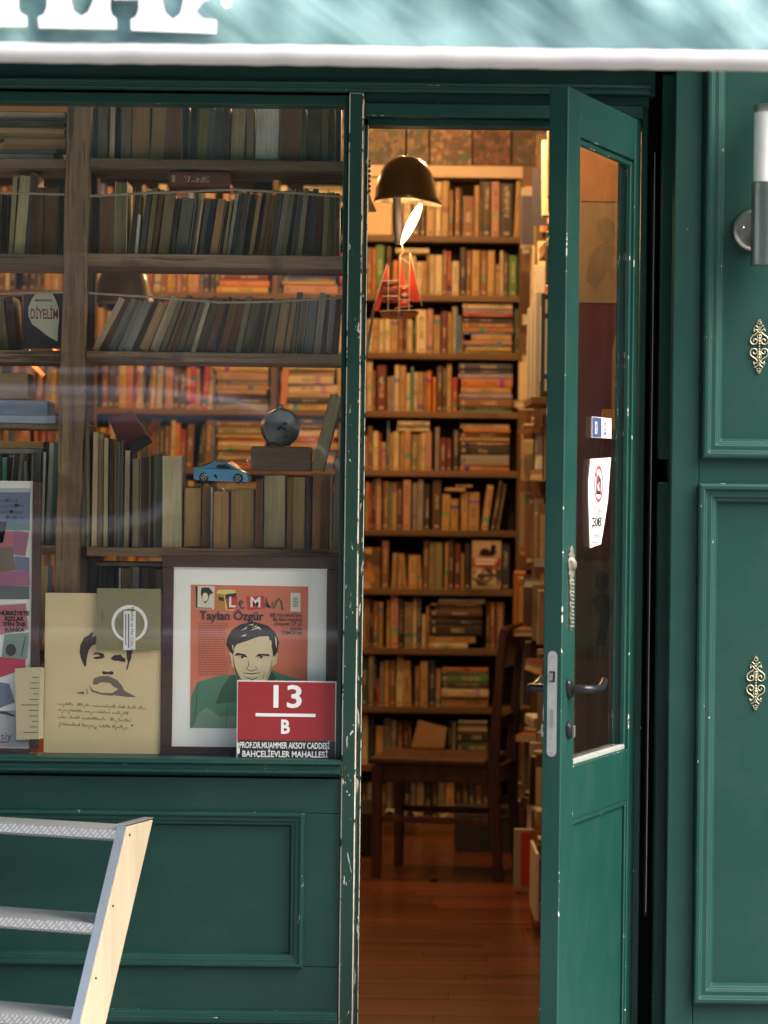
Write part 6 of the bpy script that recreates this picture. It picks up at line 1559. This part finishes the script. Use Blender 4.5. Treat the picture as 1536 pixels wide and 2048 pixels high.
# ------------------------------------------------------------------ step stool in front of the bulkhead
ss = thing('step_stool', 'step stool with chequer-plate treads and pale wooden side by the bulkhead', 'step stool', (-0.9, -0.5, -0.12))
TO = P(239, 1652, -0.40)                        # top front corner of the right side
SM = Matrix.Translation((TO.x, TO.y, 0)) @ Matrix.Rotation(R(-24), 4, 'Z')
ss.matrix_world = SM
M_alu = plain('aluminium', (0.62, 0.63, 0.64), 0.36, 0.75, 0.1, 50)
M_ply = wood('pale_side_board', (0.46, 0.38, 0.26), (0.58, 0.49, 0.36), 0.5, 'z', 0.7, 0.1, 0, False)
def tread_mat():
    m, nt, p, L = newmat('chequer_plate')
    v0 = coords(nt, (1, 1, 1)); sp_ = nt.nodes.new('ShaderNodeSeparateXYZ'); L(v0, sp_.inputs[0])
    cmb = nt.nodes.new('ShaderNodeCombineXYZ'); L(sp_.outputs[0], cmb.inputs[0]); L(math_(nt, 'SUBTRACT', sp_.outputs[1], sp_.outputs[2]), cmb.inputs[1]); v = cmb.outputs[0]
    br = nt.nodes.new('ShaderNodeTexBrick'); 
    def bars(ang, ox):
        mp = nt.nodes.new('ShaderNodeMapping'); mp.inputs['Rotation'].default_value = (0, 0, R(ang)); mp.inputs['Location'].default_value = (ox, 0, 0); mp.inputs['Scale'].default_value = (55, 55, 55); L(v, mp.inputs[0])
        s = nt.nodes.new('ShaderNodeSeparateXYZ'); L(mp.outputs[0], s.inputs[0])
        a = math_(nt, 'LESS_THAN', math_(nt, 'ABSOLUTE', math_(nt, 'SUBTRACT', math_(nt, 'FRACT', s.outputs[0]), 0.5)), 0.36)
        b = math_(nt, 'LESS_THAN', math_(nt, 'ABSOLUTE', math_(nt, 'SUBTRACT', math_(nt, 'FRACT', math_(nt, 'MULTIPLY', s.outputs[1], 2.2)), 0.5)), 0.2)
        return math_(nt, 'MULTIPLY', a, b)
    nt.nodes.remove(br)
    h = bars(45, 0.0)
    n = noise(nt, 60, 4, v)
    L(mixc(nt, h, mixc(nt, n, (0.45, 0.46, 0.47), (0.62, 0.63, 0.64)), (0.88, 0.88, 0.88)), p.inputs['Base Color'])
    p.inputs['Metallic'].default_value = 0.55; p.inputs['Roughness'].default_value = 0.38
    L(bump(nt, h, 0.8, 0.002), p.inputs['Normal'])
    return m
M_tread = tread_mat()
zt_ = TO.z; SLOPE = 0.49                         # forward run per metre of height
DEP, WID = 0.122, 0.50
def sidept(h, back): return (-(0) , -(zt_ - h) * SLOPE + back, h)
for k, xx in enumerate((0.0, -WID)):
    m = MB(); m.prism([(xx, -(zt_ + 0.12) * SLOPE, -0.12), (xx, 0.0, zt_), (xx, DEP, zt_ + 0.004), (xx, DEP - (zt_ + 0.12) * SLOPE, -0.12)], (0.020, 0, 0)); m.build('side_board', M_ply, ss, M=SM, bevel=0.002)
    m = MB(); m.prism([(xx - 0.003, -0.004 - (zt_ + 0.12) * SLOPE, -0.12), (xx - 0.003, -0.004, zt_ + 0.002), (xx - 0.003, -0.0005, zt_ + 0.002), (xx - 0.003, -0.0005 - (zt_ + 0.12) * SLOPE, -0.12)], (0.021, 0, 0)); m.build('edge_strip', M_alu, ss, M=SM)
    m = MB(); m.prism([(xx - 0.003, -0.004, zt_ + 0.0035), (xx + 0.0205, -0.004, zt_ + 0.0035), (xx + 0.0205, DEP, zt_ + 0.0075), (xx - 0.003, DEP, zt_ + 0.0075)], (0, 0, 0.002)); m.build('edge_strip', M_alu, ss, M=SM)
    for hh in (zt_ - 0.02, zt_ - 0.17, zt_ - 0.32):
        m = MB(); m.lathe([(0.003, 0), (0.003, 0.0015), (0.001, 0.002)], (xx + 0.020, -(zt_ - hh) * SLOPE + 0.02, hh), (1, 0, 0), 8); m.build('screw', M_ink, ss, M=SM)
for k in range(4):
    h = zt_ - 0.008 - k * 0.198
    if h < 0: break
    yf_ = -(zt_ - h) * SLOPE
    dd = DEP - 0.012 if k == 0 else DEP + 0.03
    m = MB(); m.prism([(-WID + 0.0205, yf_ + 0.002, h - 0.026), (-WID + 0.0205, yf_ - 0.006, h - 0.020), (-WID + 0.0205, yf_ - 0.006, h - 0.002), (-WID + 0.0205, yf_ - 0.003, h), (-WID + 0.0205, yf_ + dd, h), (-WID + 0.0205, yf_ + dd, h - 0.026), (-WID + 0.0205, yf_ + dd - 0.003, h - 0.026), (-WID + 0.0205, yf_ + dd - 0.003, h - 0.003), (-WID + 0.0205, yf_ + 0.002, h - 0.003)], (WID - 0.0245, 0, 0))
    m.build('tread', M_tread, ss, M=SM)

# ------------------------------------------------------------------ parked van across the pavement (it shows as a reflection in the window)
vn = thing('parked_van', 'pale van parked at the kerb, reflected in the shop window', 'van', (-3.1, -9.9, -0.25))
M_van = plain('van_paint', (0.035, 0.040, 0.048), 0.3, 0.0, 0.03, 3, 0, coat=0.4)
M_vtrim = plain('van_pale_trim', (0.80, 0.82, 0.86), 0.4, 0, 0.03)
M_vw = plain('van_window', (0.012, 0.014, 0.016), 0.12)
gx = -0.62
ZG = -0.262
side = [(-4.8, 0.25), (-4.85, 1.0), (-4.7, 1.98), (-4.5, 2.18), (-0.95, 2.20), (-0.55, 2.08), (0.25, 1.36), (0.62, 1.18), (0.78, 0.75), (0.76, 0.25)]
m = MB(); m.prism([(x, -9.05, z + ZG) for x, z in side], (0, -1.85, 0)); m.build('body', M_van, vn, bevel=0.06)
def vside(name, mat, pl, y=-9.042, d=-0.012): 
    mm = MB(); mm.prism([(x, y, z + ZG) for x, z in pl], (0, d, 0)); return mm.build(name, mat, vn, bevel=0.01)
vside('side_window', M_vw, [(-2.3, 1.50), (-2.3, 1.97), (-2.2, 1.985), (-1.35, 1.985), (-1.16, 1.93), (-1.10, 1.60), (-1.2, 1.50)])
vside('side_window', M_vw, [(-3.7, 1.50), (-3.7, 1.98), (-2.42, 1.98), (-2.42, 1.50)])
vside('rub_strip', M_ink, [(-4.7, 0.72), (-4.7, 0.82), (0.5, 0.82), (0.5, 0.72)])
M_chrome = plain('bright_trim', (0.9, 0.91, 0.93), 0.12, 1.0, 0.03, 6)
def vtube(name, pts, r, y=-9.05):
    mm = MB(); mm.tube([(x, y, z + ZG) for x, z in pts], r, 14); return mm.build(name, M_chrome, vn, True)
vtube('roof_gutter', [(-4.6, 2.11), (-2.5, 2.125), (-1.2, 2.115), (-0.80, 2.08), (-0.62, 2.05)], [0.066, 0.066, 0.066, 0.05, 0.02])
vtube('roof_rail', [(-4.3, 2.19), (-4.2, 2.26), (-1.15, 2.26), (-1.0, 2.19)], 0.018, -9.14)
vtube('window_trim', [(-3.8, 1.47), (-1.7, 1.45), (-1.4, 1.46), (-1.2, 1.51), (-1.09, 1.60), (-1.07, 1.70)], [0.06, 0.06, 0.055, 0.045, 0.025, 0.012])
vtube('side_moulding', [(-4.6, 0.90), (-1.0, 0.90), (0.34, 0.88)], 0.03)
vside('roof_stripe', plain('van_blue_grey', (0.55, 0.60, 0.72), 0.4), [(-4.6, 2.0), (-4.6, 2.055), (-0.55, 2.055), (-0.50, 2.0)], -9.036, -0.02)
vside('side_moulding', M_vtrim, [(-4.6, 0.86), (-4.6, 0.93), (0.3, 0.93), (0.34, 0.86)], -9.036, -0.02)
for xw in (-3.9, -0.2):
    m = MB(); m.lathe([(0.2, 0), (0.32, 0.01), (0.33, 0.1), (0.32, 0.2)], (xw, -9.04, 0.33 + ZG), (0, -1, 0), 28); w_ = m.build('wheel', plain('tyre', (0.02, 0.02, 0.02), 0.8), vn, True)
    m = MB(); m.lathe([(0.2, 0), (0.16, -0.01), (0.05, 0.0), (0.001, -0.01)], (xw, -9.041, 0.33 + ZG), (0, -1, 0), 24); m.build('rim', M_zinc, w_, True)
vside('headlight', M_opal, [(0.36, 0.95), (0.44, 1.1), (0.62, 1.0), (0.64, 0.9)])

# row of houses on the far side of the street
hb_ = thing('facing_building', 'plain rendered building on the far side of the street', 'building', (0, -20, 0))
bx('wall', M_render_, hb_, -30, 30, -24, -20, -0.3, 8.0)
for i in range(12):
    for j in range(2):
        bx('window', M_vw, hb_, -28 + i * 4.8, -26.4 + i * 4.8, -20.0, -19.96, 1.2 + j * 3.4, 2.9 + j * 3.4)
